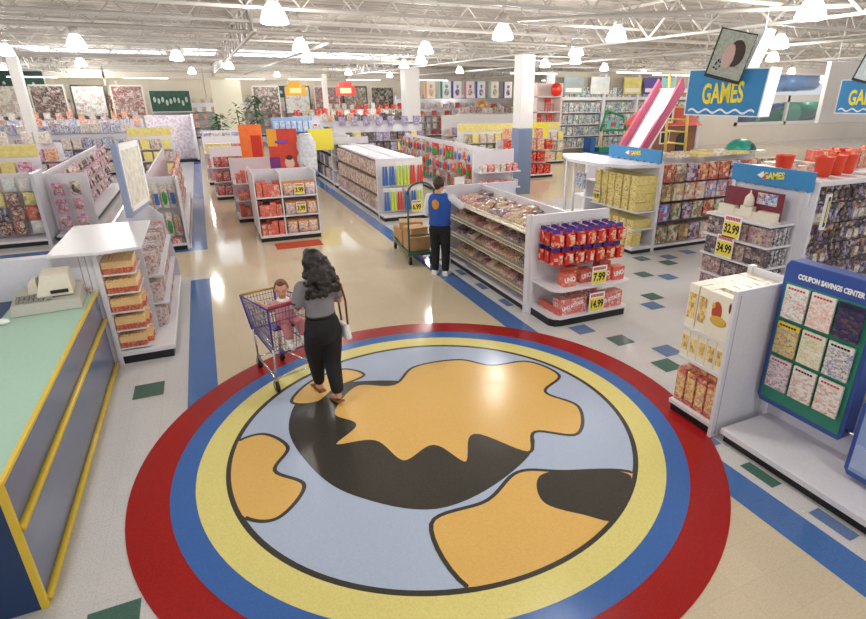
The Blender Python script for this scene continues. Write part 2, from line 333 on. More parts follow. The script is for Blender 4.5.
for (x,y,l,rz) in [(11.5,5.6,2.4,0),(18,22,2.6,0),(14,25,2.6,0),(22,24,2.6,0),(27,24.5,2.6,0),(-4,43,2.5,0),(2,43,2.5,0),(6,42,2.5,0),(10,42,2.5,0),(15,41,2.5,0),(24,38,2.5,0),(-10,43,2.5,0)]:
    t=thing('strip_light','long white fluorescent strip light hung below the roof joists','strip light',(x,y,3.92 if y>7 else 4.1),rz,'fluorescent strip lights')
    MB().box(0,-.05,.0,l,.05,.05).build('diffuser',TUBE,t); MB().box(-.02,-.09,.05,l+.02,.09,.1).tube((.2,0,.1),(.2,0,1.02 if y>7 else .84),.01,4).tube((l-.2,0,.1),(l-.2,0,1.02 if y>7 else .84),.01,4).build('housing',STEEL,t)
# ------------------------------------------------------------------ columns
COLW=mat('column_white','e2dfdb',.5); COLB=mat('column_blue','7685a4',.5)
def column(x,y,w,zb,lab,h=4.2):
    t=thing('support_column',lab,'column',(x,y,0)); a=w/2
    MB().box(-a,-a,zb,a,a,h).build('white_shaft',COLW,t,bevel=.02); MB().box(-a-.01,-a-.01,0,a+.01,a+.01,zb).build('blue_base',COLB,t,bevel=.02)
column(9.15,15.5,.46,2.02,'thick square white column with blue-grey lower half behind the candy shelves',4.12)
column(9.75,27.6,.75,1.7,'square white column left of the hanging banners, blue at its foot')
column(7.6,38,.3,1.0,'slim white column far back near the red signs')
column(-5.3,24,.3,1.0,'slim white post behind the left aisles')
column(20,34,.4,1.2,'far square column behind the yellow display')
# ------------------------------------------------------------------ gondola shelving
class Gon:
    def __init__(s,name,label,cat,x,y,rot,L,Dp,H,levels,double=False,sd=None,deck=.14,over=0,top=False,endp='',group=None,upr=True,kick=True,mt=None,spine=True):
        s.t=thing(name,label,cat,(x,y,0),R(rot),group); s.L,s.D,s.H=L,Dp,H; s.levels=levels; s.rot=R(rot); s.x=x; s.y=y; s.double=double
        W=mt or WHITE; s.deck=deck; s.yc=Dp/2 if double else Dp
        if kick:
            MB().box(.01,.03,0,L-.01,Dp-(.03 if double else 0),deck-.05).build('kickplate',BLACK,s.t)
            MB().box(0,0,deck-.05,L,Dp,deck).build('base_deck',W,s.t,bevel=.008)
        if spine: MB().box(.0,s.yc-.02,deck if kick else 0,L,s.yc+.02 if double else s.yc,H).build('back_panel',W,s.t)
        sd=sd or (s.yc-.03); s.sd=sd
        for i,z in enumerate(levels):
            if z<=deck+.01: continue
            for side in ((0,1) if double else (0,)):
                y0,y1=(s.yc-.02-sd,s.yc-.02) if side==0 else (s.yc+.02,s.yc+.02+sd)
                y0-=over if side==0 else 0
                MB().box(.01,y0,z-.03,L-.01,y1,z).build('shelf',W,s.t)
        if upr:
            for x_ in (0,L-.04): MB().box(x_-.005,s.yc-.035,0,x_+.045,s.yc+.035,H+.01).build('upright',W,s.t)
        for e in endp:
            x_=0 if e=='l' else L
            MB().box(x_-.02,0,0,x_+.02,Dp,H).build('end_panel',WALLW,s.t,bevel=.006)
    def w(s,x,y,z):
        c,n=math.cos(s.rot),math.sin(s.rot); return (s.x+x*c-y*n,s.y+x*n+y*c,z)
    def row(s,name,protos,z,pitch,label,cat,group,name2=None,x0=.06,x1=None,y=.04,back=0,rows=1,dy=.15,jit=.01,rj=2,stack=1,dz=.1,ry=0,skip=0,rx=0,miss=0,rz0=0):
        x1=(s.L-.06) if x1 is None else x1; n=max(1,int((x1-x0)/pitch+.001)); st=(x1-x0)/n; k=0
        for r in range(rows):
            for i in range(n):
                if random.random()<miss: continue
                for q in range(stack):
                    me=protos[(k//max(1,skip)) % len(protos)] if skip else random.choice(protos); 
                    xx=x0+st*(i+.5)+random.uniform(-jit,jit); yy=y+dy*r
                    if back: yy=s.D-yy
                    p=s.w(xx,yy,z+dz*q+.001)
                    put(name,me,p,s.rot+(PI if back else 0)+R(random.uniform(-rj,rj))+rz0,label,cat,group,rx=rx,ry=ry)
                k+=1
# --- product prototypes (origin bottom centre at the front face; front is -Y)
def pbox(w,h,d,mt,face=None,inset=.08):
    m=MB(); m.box(-w/2,0,0,w/2,d,h,0)
    if face: m.box(-w/2*(1-inset),-.001,h*inset,w/2*(1-inset),0,h*(1-inset),1)
    return m.mesh('box',[mt]+([face] if face else []))
def pbag(w,h,d,mt,header=None):
    m=MB(); n=10; secs=[]
    vs=[];fs=[]
    prof=[(.0,.06,.96),(.12,.75,1),(.35,1,.97),(.6,.85,.95),(.85,.4,.94),(1,.05,.98)]
    for (t,q,ww) in prof:
        for i in range(n):
            a=2*PI*i/n; ca=math.cos(a); sa=math.sin(a)
            vs.append((w/2*ww*math.copysign(abs(ca)**.6,ca),d/2+d/2*q*sa,h*t))
    for j in range(len(prof)-1):
        for i in range(n): fs.append((j*n+i,j*n+(i+1)%n,(j+1)*n+(i+1)%n,(j+1)*n+i))
    fs.append(tuple(range(n-1,-1,-1))); fs.append(tuple(range((len(prof)-1)*n,len(prof)*n)))
    m.add(vs,fs,0,True)
    if header: m.box(-w/2,d/2-.006,h*.84,w/2,d/2+.006,h*1.06,1)
    return m.mesh('bag',[mt]+([header] if header else []))
def pblister(w,h,card,toy,k=0):
    m=MB(); m.box(-w/2,.04,0,w/2,.046,h,0)
    if k==0: m.ball((0,.03,h*.4),w*.36,.04,h*.28,8,6,1)
    elif k==1: m.box(-w*.3,0,h*.15,w*.3,.04,h*.6,1)
    else:
        m.ball((-w*.1,.03,h*.5),w*.2,.035,h*.3,8,6,1); m.ball((w*.2,.02,h*.28),w*.18,.03,h*.14,8,6,1)
    return m.mesh('blister',[card,toy])
P_MIX=printed('print_mixed',['e9e4da','c43c38','e0b83c','35589c','d9d2c8','3f7d55','efece4','7a4b94'],22)
P_WARM=printed('print_warm',['d8402f','e8873a','f0d060','f3ece0','b02a26','e5dcd0'],24)
P_PALE=printed('print_pale',['ece6dc','d8ccc0','c9a98c','b0bcc8','efeae2','a88878'],20)
P_DARK=printed('print_dark',['2c2a30','54483e','8a6a70','d0c4b8','3b3a58','6a5a44'],20)
P_BLUE=printed('print_blue',['3a5ca8','e8e8ee','6a8ac8','c83a48','f0e070','dfe4ee'],22)
P_PINK=printed('print_pink',['d86a9c','f0d4e0','b83068','f4ecec','7a4a9c','e8b0c4'],22)
P_YEL=printed('print_yellow',['ecd870','e8d264','f2e48c','ecd870','e0c468','ecd870','d8b860'],26,fine=.4)
P_RED=printed('print_red',['c8221e','c01c1a','d82c22','f0d0a0','c8221e','b01816'],26,fine=.35,sat=1)
P_REDW=printed('print_red_white',['d8443c','d23a34','f2e8e0','d8443c','c8342e','e8a89c'],26)
P_CREAM=printed('print_cream',['f0ead8','ece4cc','e0c070','f2eee2','b85040','efe8d8'],28)
P_CANDY=printed('print_candy',['d8c8a8','b8282c','c8a878','a87838','e8e4dc','7a2a28','c8b898','c86828'],46,.2,fine=.35)
P_CANDY2=printed('print_candy_dark',['3c3a48','a82a2c','8a7a9a','d8d0c8','6a3030','c0b8b0'],50,.2)
P_ORG=printed('print_orange',['d8452c','d03e2a','e05a34','c83a28','e8a060','d8452c'],24)
P_PUR=printed('print_purple',['6a5a9a','d8d0e0','8a7ab0','c8a0a8','e8e0e0','4a4488'],26)
P_BROWN=printed('print_rosewood',['8a5a60','b09098','6a4a54','c8b8b8','a07078','d8c8a8'],26)
P_GREEN=printed('print_green',['3a7a50','d8e0d0','c83a34','e8c850','2a5a44','e0d8c8'],22)
def price_sign(txt,x,y,z,rz,size=.2,label='',w=None,group=None,cat='price sign'):
    W_=w or size*1.05; H_=size*1.15
    t=thing('price_sign',label,cat,(x,y,z),rz,group)
    MB().box(-W_/2,0,0,W_/2,.004,H_).build('card',SIGNWHITE,t)
    MB().box(-W_*.46,-.0012,H_*.05,W_*.46,0,H_*.72).build('yellow_panel',YEL,t)
    m=MB(); 
    for k in range(9): m.box(-W_*.42+k*W_*.094,-.002,H_*.78,-W_*.42+k*W_*.094+W_*.07,0,H_*.93)
    m.build('red_banner',REDINK,t)
    if txt: text(txt,size*(.68 if len(txt)<5 else .62),INK,t,(0,-.003,H_*.39),bold=.004*size/.2,wx=.74 if len(txt)<5 else .66,depth=.001)
    return t
# ================================================================== checkout counter
MINT=mat('mint_laminate','a9cdbb',.3); SLATE=mat('slate_laminate','6a7690',.25,noise=.08,nscale=140); NAVY=mat('navy_laminate','1c3a66',.4); RAIL=mat('yellow_rail','e2c23c',.35)
t=thing('checkout_counter','long checkout counter with mint green top and slate side panels trimmed by yellow rails','counter',(-1.36,3.39,0))
MB().box(-1.9,.02,0,-.02,3.55,.93).build('body',NAVY,t)
MB().box(-1.9,0,.93,0.0,3.57,.97).build('worktop',MINT,t,bevel=.006)
MB().box(-.02,.03,.06,-.004,3.55,.93).build('side_panel',SLATE,t)
MB().box(-.014,.0,.945,.016,3.57,.975).build('rail',RAIL,t,bevel=.006)
for z in (.62,.05): MB().tube((.012,.02,z),(.012,3.55,z),.026,10).build('rail',RAIL,t)
MB().box(-.03,-.012,0,.012,.02,.97).build('corner_trim',RAIL,t,bevel=.004)
MB().box(-1.3,2.75,.965,-.73,3.55,.975).build('dark_inset',NAVY,t)
MB().box(-1.9,-.006,0,-.03,.02,.93).build('end_panel',NAVY,t)
t=thing('cash_register','beige electronic cash register with a receipt printer on top, on the mint counter','cash register',(-1.72,6.62,.972),R(4))
BEI=mat('register_beige','b9b8ae',.5); BEI2=mat('register_cream','dcd7c6',.5)
MB().hexa([(-.3,-.24,0),(.3,-.24,0),(.3,.24,0),(-.3,.24,0)],[(-.29,-.2,.1),(.29,-.2,.1),(.29,.24,.16),(-.29,.24,.16)]).build('drawer_unit',BEI,t,bevel=.01)
m=MB(); 
for i in range(8):
    for j in range(3): m.box(-.25+i*.04,-.16+j*.045,.11+j*.009,-.22+i*.04,-.13+j*.045,.135+j*.009)
m.build('keypad',mat('key_grey','8f8f8a',.5),t)
MB().hexa([(-.08,-.12,.13),(.24,-.12,.13),(.24,.2,.15),(-.08,.2,.15)],[(-.02,-.04,.33),(.22,-.04,.33),(.22,.18,.36),(-.02,.18,.36)]).build('printer',BEI2,t,bevel=.01)
MB().hexa([(-.16,.0,.14),(-.07,.0,.14),(-.07,.2,.15),(-.16,.2,.15)],[(-.14,.02,.26),(-.07,.02,.3),(-.07,.18,.3),(-.14,.18,.26)]).build('paper_cover',BEI2,t,bevel=.006)
MB().box(.05,-.126,.16,.2,-.1,.19).build('display',INK,t)
tag(MB().ball((0,0,.03),.06,.04,.03).build('crumpled_tissue',WLET,loc=(-2.02,6.2,.972)),'small white crumpled tissue on the mint counter left of the register','tissue')
tag(MB().box(-.1,-.05,0,.1,.05,.05).box(-.02,-.04,.05,.02,.04,.14).build('card_stand',P_MIX,loc=(-1.5,6.93,.972)),'small printed card holder on the counter right of the register','card holder')
m=MB().box(-3.2,0,0,-.03,.12,1.40); 
t=thing('half_wall','plain white half wall running behind the checkout counter','partition',(-1.3,7.0,0)); m.build('panel',WALLW,t,bevel=.005)
m=MB()
for k in range(44): m.box(-.16,-.003,.98+k*.0095,-.152,0,.985+k*.0095); m.box(-.1,-.003,.98+k*.0095,-.092,0,.985+k*.0095)
m.build('slot_strip',INK,t)
MB().box(-.2,-.002,0,-.06,0.0,1.4).build('slotted_post',WHITE,t)
# ================================================================== left shelf unit with pencils
t=thing('shelf_unit','white shelf unit at the checkout end with pencil boxes in front, books along its side','shelf unit',(-1.31,7.0,0))
MB().box(.03,.02,0,.57,3.05,.1).build('kickplate',BLACK,t); MB().box(0,0,.1,.6,3.07,.16).build('base_deck',WHITE,t,bevel=.01)
MB().box(-.02,-.02,0,.03,.1,1.42).build('upright',WHITE,t,bevel=.004)
MB().box(.0,.1,.16,.03,3.05,1.40).build('back_panel',WHITE,t)
MB().box(.03,.62,.16,.4,.65,1.38).build('divider_panel',WHITE,t)
MB().prismy([(.02,.1),(.6,.1),(.6,.4),(.5,1.2),(.35,1.36),(.02,1.36)],3.03,3.06).build('end_panel',WALLW,t)
tiers=[.2,.43,.66,.89,1.12]
for z in tiers: MB().box(.03,.03,z-.02,.36,.6,z).build('shelf',WHITE,t)
for z in (.5,.87): MB().box(.03,.66,z-.02,.57,3.03,z).build('shelf',WHITE,t)
tag(MB().prism([(-.38,-.15),(.12,-.2),(.5,-.1),(.5,1.4),(-.38,1.4)],1.405,1.44).build('display_platform',WHITE,loc=(-1.33,7.02,0),bevel=.006),'empty white display platform on top of the pencil shelf unit','platform')
PY=mat('pencil_box_yellow','f0cb92',.4); PR=printed('pencil_box_red',['c8301f','d8402a','b82a1c','e8a040'],60)
def pencil():
    m=MB(); m.box(-.0155,0,.0,.0155,.4,.065,1); m.box(-.0165,.004,.065,.0165,.4,.14,0); m.hexa([(-.0165,0,.14),(.0165,0,.14),(.0165,.4,.14),(-.0165,.4,.14)],[(-.015,.05,.15),(.015,.05,.15),(.015,.4,.15),(-.015,.4,.15)],0)
    return m.mesh('box',[PY,PR])
pm=pencil()
for k,z in enumerate(tiers):
    for i in range(9 if k else 8):
        put('pencil_box',pm,(-1.255+i*.0345,7.03,z+.001),R(random.uniform(-1,1)),['yellow and red pencil box in the bottom tier of the pencil rack','yellow and red pencil box in the second tier from the bottom','yellow and red pencil box in the middle tier of the rack','yellow and red pencil box in the second tier from the top','yellow and red pencil box in the top tier of the rack'][k],'pencil box','pencil boxes tier %d of the rack'%(k+1))
    for i in range(5):
        if k<3 and i<3: put('pencil_box',pm,(-.93,7.15+i*.09,z+.001),PI/2,['yellow and red pencil box turned sideways on the bottom tier','yellow and red pencil box turned sideways on the second tier','yellow and red pencil box turned sideways on the middle tier'][k],'pencil box','sideways pencil boxes tier %d'%(k+1))
bookp=[pbox(.02,.26,.2,printed('pouch_'+str(i),c,30),) for i,c in enumerate([['e8e2dc','b83038','d8d0cc'],['e0dcd8','3a3a44','c02830'],['f0ece4','9a8a9a','d8d4d0'],['d02c34','f0e8e0','b8b0b8']])]
for z,lab in ((.16,'bottom'),(.5,'middle'),(.87,'top')):
    for i in range(40):
        if z==.87 and 14<i<20: continue
        put('activity_book',bookp[(i//5)%4],(-.80,7.75+i*.055,z+.001),PI/2,'thin pale and red activity book on the %s side shelf beside the checkout'%lab,'book','activity books on the %s side shelf'%lab,ry=0)
for i,c in enumerate(['e0d040','3a9a50','d03040']):
    put('marker_pen',MB().tube((0,0,0),(0,0,.2),.012,8).mesh('marker',mat('marker_'+c,c,.4)),(-.86,8.6+i*.07,.871),0,['yellow','green','red'][i]+' tall marker pen standing on the top side shelf','marker',None)
# ================================================================== candy shelves (right of aisle)
E=Gon('candy_shelf','long white shelf unit of bagged candy with wire-fronted sloping shelves','shelf unit',3.95,9.28,-90,2.85,1.4,1.44,[.14],double=True,sd=.62)
for i,z in enumerate((.34,.66,.97,1.26)):
    m=MB(); m.hexa([(.02,-.02,z-.075),(2.83,-.02,z-.075),(2.83,.6,z-.005),(.02,.6,z-.005)],[(.02,-.02,z-.068),(2.83,-.02,z-.068),(2.83,.6,z),(.02,.6,z)])
    m.build('sloping_shelf',WIRE,E.t)
    m=MB(); m.tube((.02,-.03,z+.0),(2.83,-.03,z+.0),.009,6); m.tube((.02,-.03,z-.06),(2.83,-.03,z-.06),.009,6)
    for k in range(58): m.tube((.03+k*.049,-.03,z-.07),(.03+k*.049,-.03,z),.003,4)
    m.build('wire_front',WIRE,E.t)
MB().box(-.03,-.02,0,.02,1.42,1.46).build('end_panel',WALLW,E.t,bevel=.006); MB().box(2.83,-.03,0,2.87,.04,1.46).build('front_post',WHITE,E.t,bevel=.006)
MB().box(2.83,.0,.0,2.86,1.4,1.44).build('end_panel',WALLW,E.t)
bags=[pbag(.2,.24,.1,P_CANDY),pbag(.2,.22,.11,P_CANDY2),pbag(.18,.24,.1,printed('candy_clear',['ddd2bc','c8a070','a8703c','e4dcc8','b89a6a'],60,.12)),pbag(.19,.21,.11,printed('candy_red',['c82a2c','e0d8d0','a82028','f0e0d0'],55,.2))]
levn=['bottom','second','third','top']
for li,z in enumerate((.34,.66,.97,1.26)):
    for i in range(19):
        for r in range(3):
            me=bags[(i//4+li*1+r)%4] if random.random()<.8 else random.choice(bags)
            p=E.w(.12+i*.145+random.uniform(-.025,.025),.12+.17*r,z-.02+.024*r)
            put('candy_bag',me,p,E.rot+R(random.uniform(-25,25)),'bag of candy lying on the %s sloping shelf of the long candy unit'%levn[li],'candy bag','candy bags on the %s sloping shelf'%levn[li],rx=R(-62+random.uniform(-14,8)))
# end cap
e=Gon('end_display','white end display with hanging red boxes above two shelves of red game boxes','shelf unit',4.0,5.74,0,1.3,.68,1.45,[],deck=.14,kick=False,upr=False,spine=False)
MB().box(.0,.64,0,1.3,.68,1.46).build('back_panel',WHITE,e.t,bevel=.004); MB().box(-.03,.6,0,.02,.7,1.47).build('upright',WHITE,e.t,bevel=.004)
MB().prism([(0,.66),(0,.12),(.06,.04),(.14,.02),(1.25,.02),(1.25,.66)],0,.1).build('kickplate',BLACK,e.t)
for z in (.14,.54): MB().prism([(0,.66),(0,.14),(.03,.06),(.12,0),(1.26,0),(1.3,.04),(1.3,.66)],z-.035,z).build('shelf',WHITE,e.t,bevel=.006)
for zz in (1.36,1.09):
    for k in range(7): MB().tube((.12+k*.175,.64,zz-.02),(.12+k*.175,.26,zz-.03),.005,5).build('hook',WIRE,e.t)
def hangbox():
    m=MB(); m.box(-.066,0,0,.066,.11,.17,0); m.box(-.066,.09,.17,.066,.096,.225,1)
    m.box(-.0,-.002,.02,.06,0,.15,2); return m.mesh('box',[P_RED,PURPLE,P_WARM])
hb=hangbox()
for ri,zz in enumerate((1.11,.85)):
    for k in range(7):
        for r in range(3):
            p=e.w(.12+k*.175,.14+r*.15,zz); put('hanging_candy_box',hb,p,R(random.uniform(-6,6)),'small red box with purple top hanging in the %s row of the candy end display'%('upper','lower')[ri],'candy box','red hanging boxes, %s row'%('upper','lower')[ri])
unob=pbox(.2,.19,.13,P_ORG)
def uno(x,y,z,rz,w=1.0,txt='UNO',lab='',h=1.0):
    t=thing('card_game_box',lab,'game box',e.w(x,y,z),R(rz)); 
    MB().box(-.1*w,0,0,.1*w,.16,.19*h).build('carton',P_REDW if w>1 else P_ORG,t)
    text(txt,.1 if w==1 else .075,WLET,t,(0,-.003,.1*h),bold=.003,wx=.75,ry=R(-12 if w>1 else -8)); return t
uno(.3,.1,.541,-4,lab='red card game box left of the 7.99 sign on the middle shelf'); uno(.45,.26,.541,0,lab='red card game box standing back left on the middle shelf',h=1.15)
uno(.62,.16,.541,3,lab='red card game box just behind the 7.99 sign'); uno(.9,.1,.541,2,lab='red card game box just right of the 7.99 sign'); uno(1.12,.07,.541,2,lab='red card game box at the right end of the middle shelf'); uno(1.05,.3,.541,0,lab='red card game box at the back right of the middle shelf',h=1.15)
uno(.36,.07,.141,0,w=2.3,h=1.2,txt='UNO ATTACK',lab='long red game box on the bottom shelf left of the 14.99 sign'); uno(1.0,.06,.141,1,w=2.2,h=1.2,txt='UNO ATTACK',lab='long red game box on the bottom shelf right of the 14.99 sign'); uno(.7,.3,.141,0,w=2.4,h=1.2,txt='UNO ATTACK',lab='long red game box at the back of the bottom shelf')
for i in range(4): put('small_card_box',unob,e.w(.12,.12+i*.13,.141),R(-80),'small red card box in a line at the left of the bottom shelf','game box','small red card boxes at the left of the bottom shelf',sc=(.6,.6,.5))
price_sign('7.99',*e.w(.7,-.02,.56),0,.235,'yellow and white price sign reading 7.99 on the middle shelf'); price_sign('14.99',*e.w(.7,-.02,.15),0,.25,'yellow and white price sign reading 14.99 on the bottom shelf')
# hanging candy hardware on the far side of the unit and the back aisle
tag(MB().box(-.1,0,0,.1,.01,.14).build('shelf_talker',SIGNWHITE,loc=(4.2,9.33,1.46)),'small blank white card on top of the far end of the candy unit','card')
# ================================================================== near right end display (disc boxes)
N=Gon('game_end_display','white end display of cream boxed games at the edge of the red ring','shelf unit',3.93,3.51,-90,.54,.84,1.44,[.14,.64,.96],sd=.8,endp='')
MB().box(.52,-.01,0,.56,.86,1.47).build('end_panel',WALLW,N.t,bevel=.006)
m=MB()
for k in range(70): m.box(.562,.035,.04+k*.02,.564,.041,.048+k*.02)
m.build('slot_strip',INK,N.t)
CG=mat('cream_card','efe9da',.45); SP_=printed('gold_strip',['e8c050','f0dc90','c88a30','e8c050','7a3028','f0e0a0'],40,stretch=(1,1,.6))
cb=[pbox(.095,.29,.5,CG,SP_,.24)]; printed('cream_game',['f0ead4','f4eedc','e8c880','f4f0e0','c8a060','efe6cc'],22,fine=.4)
nb=[pbox(.11,.42,.55,CG,SP_,.2)]
for i in range(2): put('boxed_game',nb[0],N.w(.07+i*.125,.03,.961),N.rot,'tall narrow cream game box end on the top shelf by the blue coupon board','game box','cream game box ends on the top shelf')
t=thing('boxed_game','large cream game box with its picture front showing on the top shelf','game box',N.w(.39,.02,.961),N.rot); MB().box(-.13,0,0,.13,.1,.42).build('carton',mat('cream_card','efe9da',.45),t)
MB().ball((-.03,-.001,.25),.055,.002,.1).build('picture',mat('print_red_gold','b84a30',.5),t); MB().ball((.0,-.002,.17),.09,.002,.05).ball((-.07,-.002,.3),.02,.002,.03).build('picture',mat('print_gold','d8b050',.5),t); MB().ball((.1,-.002,.33),.012,.002,.05).build('picture',mat('print_brown','6a2a20',.5),t)
for i in range(5): put('boxed_game',cb[0],N.w(.06+i*.102,.03,.641),N.rot,'narrow cream game box end in the middle row beside the white end panel','game box','cream game box ends in the middle row')
stk_=pbox(.5,.42,.1,_m['cream_game'])
for j in range(5): put('boxed_game',stk_,N.w(.26,.2+j*.12,.961),N.rot,'cream game box standing in the pile behind the front boxes on the top shelf','game box','cream game boxes behind the top row')
rg=[pbox(.11,.36,.35,printed('red_yellow_game',['c82c34','e8c050','d84a50','8a3a80','f0d870','c82c34'],30),printed('yellow_pink_strip',['f0d060','c84a70','e8c050','d04048','8a4a90','f0e0a0'],50),.16)]
for i in range(4): put('boxed_game',rg[0],N.w(.075+i*.125,.04,.141),N.rot,'red and yellow game box end on the bottom shelf beside the medallion','game box','red and yellow game box ends on the bottom shelf')
put('boxed_game',pbox(.36,.16,.3,rg[0].materials[0]),N.w(.3,.1,.505),N.rot,'red game box lying across the top of the bottom row','game box',None)
# ================================================================== coupon wall
t=thing('low_shelf_unit','low white display deck with black kick under the blue coupon board','shelf unit',(3.95,.6,0))
MB().box(.05,0,0,.7,2.27,.09).build('kickplate',BLACK,t); MB().box(0,0,.09,.7,2.28,.15).build('base_deck',WHITE,t,bevel=.008); MB().box(.64,0,.15,.7,2.3,1.1).build('back_panel',WALLW,t)
for z in (.4,): MB().tube((.5,1.53,z+.05),(.5,1.39,z+.05),.012,8).build('rail',CHROME,t)
def coupon(y,z0,w,h,lab,full=True,X=4.42):
    t=thing('coupon_board',lab,'notice board',(X,y,z0),-PI/2)
    FB=mat('board_blue','33509c',.35); GR=mat('board_green','2f8a72',.4)
    MB().prismy([(-w/2,.05),(-w/2+.03,0),(w/2-.03,0),(w/2,.05),(w/2,h-.05),(w/2-.03,h),(-w/2+.03,h),(-w/2,h-.05)],.0,.15).build('frame',FB,t,bevel=.006)
    MB().box(-w/2+.035,-.004,.05,w/2-.035,.0,h-.19 if full else h-.05).build('panel',GR if full else mat('board_pale','8fa6d2',.4),t)
    MB().box(-.02,.15,.1,.02,4.585-X,.2).build('bracket',CHROME,t); 
    if full:
        text('COUPON SAVINGS CENTER',.06,WLET,t,(.0,-.003,h-.12),bold=.0024,wx=.72)
        cols=[['f0ece8','c8505a','e8e4e0','b0c0a8','f0ece8'],['f0e8e4','e08a7a','e8dcd4','f0a890','efe9e4'],['1c2050','2a2468','5a4a60','8a6040','1a1c48'],['f0d040','e8b83c','8ab0c8','c07040','3a6ab0'],['ece8d8','e0d890','b8cca0','e8b8a0','f0ece0'],['e8e8e0','8a8ac8','e8dc80','b8b8e0','5a5aa8'],['e8d8dc','b06a6a','8a8ac0','d8a8a0','f0e8e8'],['f0e8e0','d09a80','e8d8c8','a05a5a','f0ece8'],['f0ece4','d8a890','e8e0d4','b85a50','f0ece8']]
        nm=['white and red','white and orange','dark blue','yellow','pale green','white with violet pictures','pink and blue','white pictured','white with red print']
        for r in range(3):
            for c in range(3):
                k=r*3+c; g=thing('coupon_leaflet','%s coupon leaflet in the %s row of the coupon board, %s'%(nm[k],['top','middle','bottom'][r],['left column','centre column','right column'][c]),'leaflet')
                g.location=(4.42-.02,y-(c-1)*.228,z0+.87-r*.34); g.rotation_euler=(0,0,-PI/2)
                MB().box(-.1,-.02,0,.1,.0,.3).build('leaflet',printed('leaflet_%d'%k,cols[k],34,stretch=(1,1,1.6),fine=.55),g); MB().box(-.1,-.021,.25,.1,-.02,.3).build('leaflet_heading',mat('heading_%d'%k,cols[k][0],.5),g)
                m=MB(); 
                for q in range(6): m.box(-.08+q*.026,-.023,.265,-.08+q*.026+.02,-.021,.282)
                m.build('heading_print',REDINK if k in (0,1,4,6,8) else INK,g)
                
    else:
        MB().box(-w/2+.05,-.03,.1,w/2-.05,-.004,.3).build('pocket',mat('pocket_clear','a8b8dc',.2),t)
    return t
coupon(2.52,.34,.8,1.37,'tall blue framed coupon board with green back, headed COUPON SAVINGS CENTER')
coupon(1.66,.19,.64,.68,'smaller blue framed board with pale blank panel at the right edge',False,4.28)
# ================================================================== games: yellow end cap and its gondola
G=Gon('games_shelf','long white shelf unit of boxed board games beyond the yellow end display','shelf unit',8.05,8.22,0,3.5,1.5,1.8,[.14,.6,1.0,1.38],double=True,sd=.5,deck=.12)
games=[pbox(.26,.34,.08,printed('game_%d'%i,c,13,fine=.35,sat=.95)) for i,c in enumerate([['e8e4dc','c85a3c','e0c060','b8b0a8'],['c03038','8a2a30','e0d0b0','d8a050'],['e8e0d0','5a7ab8','c8c0d0','b04048'],['b88a50','8a6a40','e0d0a0','6a5a48'],['3a5ab0','d8d8e0','6a8ad0','c03840'],['6a7a50','c8c8a0','e8e0d0','a04838'],['4a3a6a','b0a0c0','d8c8c8','803a50']])]
for i,(z,l) in enumerate(((.14,'bottom'),(.6,'second'),(1.0,'third'),(1.38,'top'))):
    G.row('board_game',games,z,.285,'boxed board game on the %s shelf of the games unit beside the yellow display'%l,'board game','board games on the %s shelf'%l,x0=.1,y=.05,rows=2,dy=.1)
G.row('board_game',[pbox(.4,.06,.3,P_YEL),pbox(.4,.05,.28,P_CREAM)],1.81,.5,'flat pale board game box lying on top of the games unit','board game','flat boxes on top of the games unit',x0=.5,y=.3,rows=2,dy=.45)
g=Gon('games_end_display','white end display stacked with yellow game boxes under a GAMES header','shelf unit',7.5,9.7,-90,1.48,.55,1.8,[.14,.5,.85],sd=.5,deck=.12)
YF=printed('yellow_face',['e8d264','b88a50','ecd870','f0e8c0','8a6a7a','ecd870','e0c050'],42,fine=.3)
yb=[pbox(.17,.168,.25,P_YEL,YF,.16),pbox(.185,.165,.25,P_YEL,YF,.2)]
g.row('yellow_game_box',yb,.85,.2,'yellow game box stacked under the GAMES header on the end display','game box','yellow game boxes on the upper shelf',stack=4,dz=.172,rows=2,dy=.25)
g.row('yellow_game_box',yb,.5,.22,'yellow game box with dark figures on the middle shelf of the end display','game box','yellow game boxes on the middle shelf',rows=2,dy=.25)
g.row('yellow_game_box',yb,.14,.2,'yellow game box on the lowest shelf of the end display','game box','yellow game boxes on the lowest shelf',stack=2,dz=.172,rows=1)
price_sign('14.99',*g.w(.25,-.02,.9),g.rot,.2,'small yellow price sign on the yellow game display')
tag(MB().box(0,0,0,.04,.3,.34).build('framed_notice',P_BLUE,loc=(7.36,9.75,1.1)),'small blue notice with a round face-like patch at the left of the yellow boxes','notice')
def header(name,x,y,z,w,h,rz,lab,size=.12):
    t=thing(name,lab,'sign',(x,y,z),rz)
    n=24; pts=[(-w/2,h)]+[(-w/2+w*i/n, .02*math.sin(i*PI*2/3)-.0) for i in range(n+1)]+[(w/2,h)]
    MB().prismy(pts[::-1],-.02,.02).build('board',SIGNBLUE,t)
    text('GAMES',size,YLET,t,(.06,-.024,h*.55),bold=.004,wx=.8,ry=R(-6))
    m=MB().prismy([(-w*.16,h*.5),(-w*.09,h*.75),(-w*.07,h*.3)],-.026,-.02); m.build('game_piece',SIGNWHITE,t)
    MB().prismy([(-w*.1,h*.35),(-w*.05,h*.62),(-w*.04,h*.3)],-.028,-.02).build('game_piece',mat('piece_red','b85a70',.5),t)
    MB().box(-w/2+.03,.02,-.2,-w/2+.06,.04,h*.8).box(w/2-.06,.02,-.2,w/2-.03,.04,h*.8).build('stay',WHITE,t)
    return t
header('games_header',7.93,8.93,1.78,1.55,.24,-PI/2,'blue GAMES header board over the yellow game boxes')
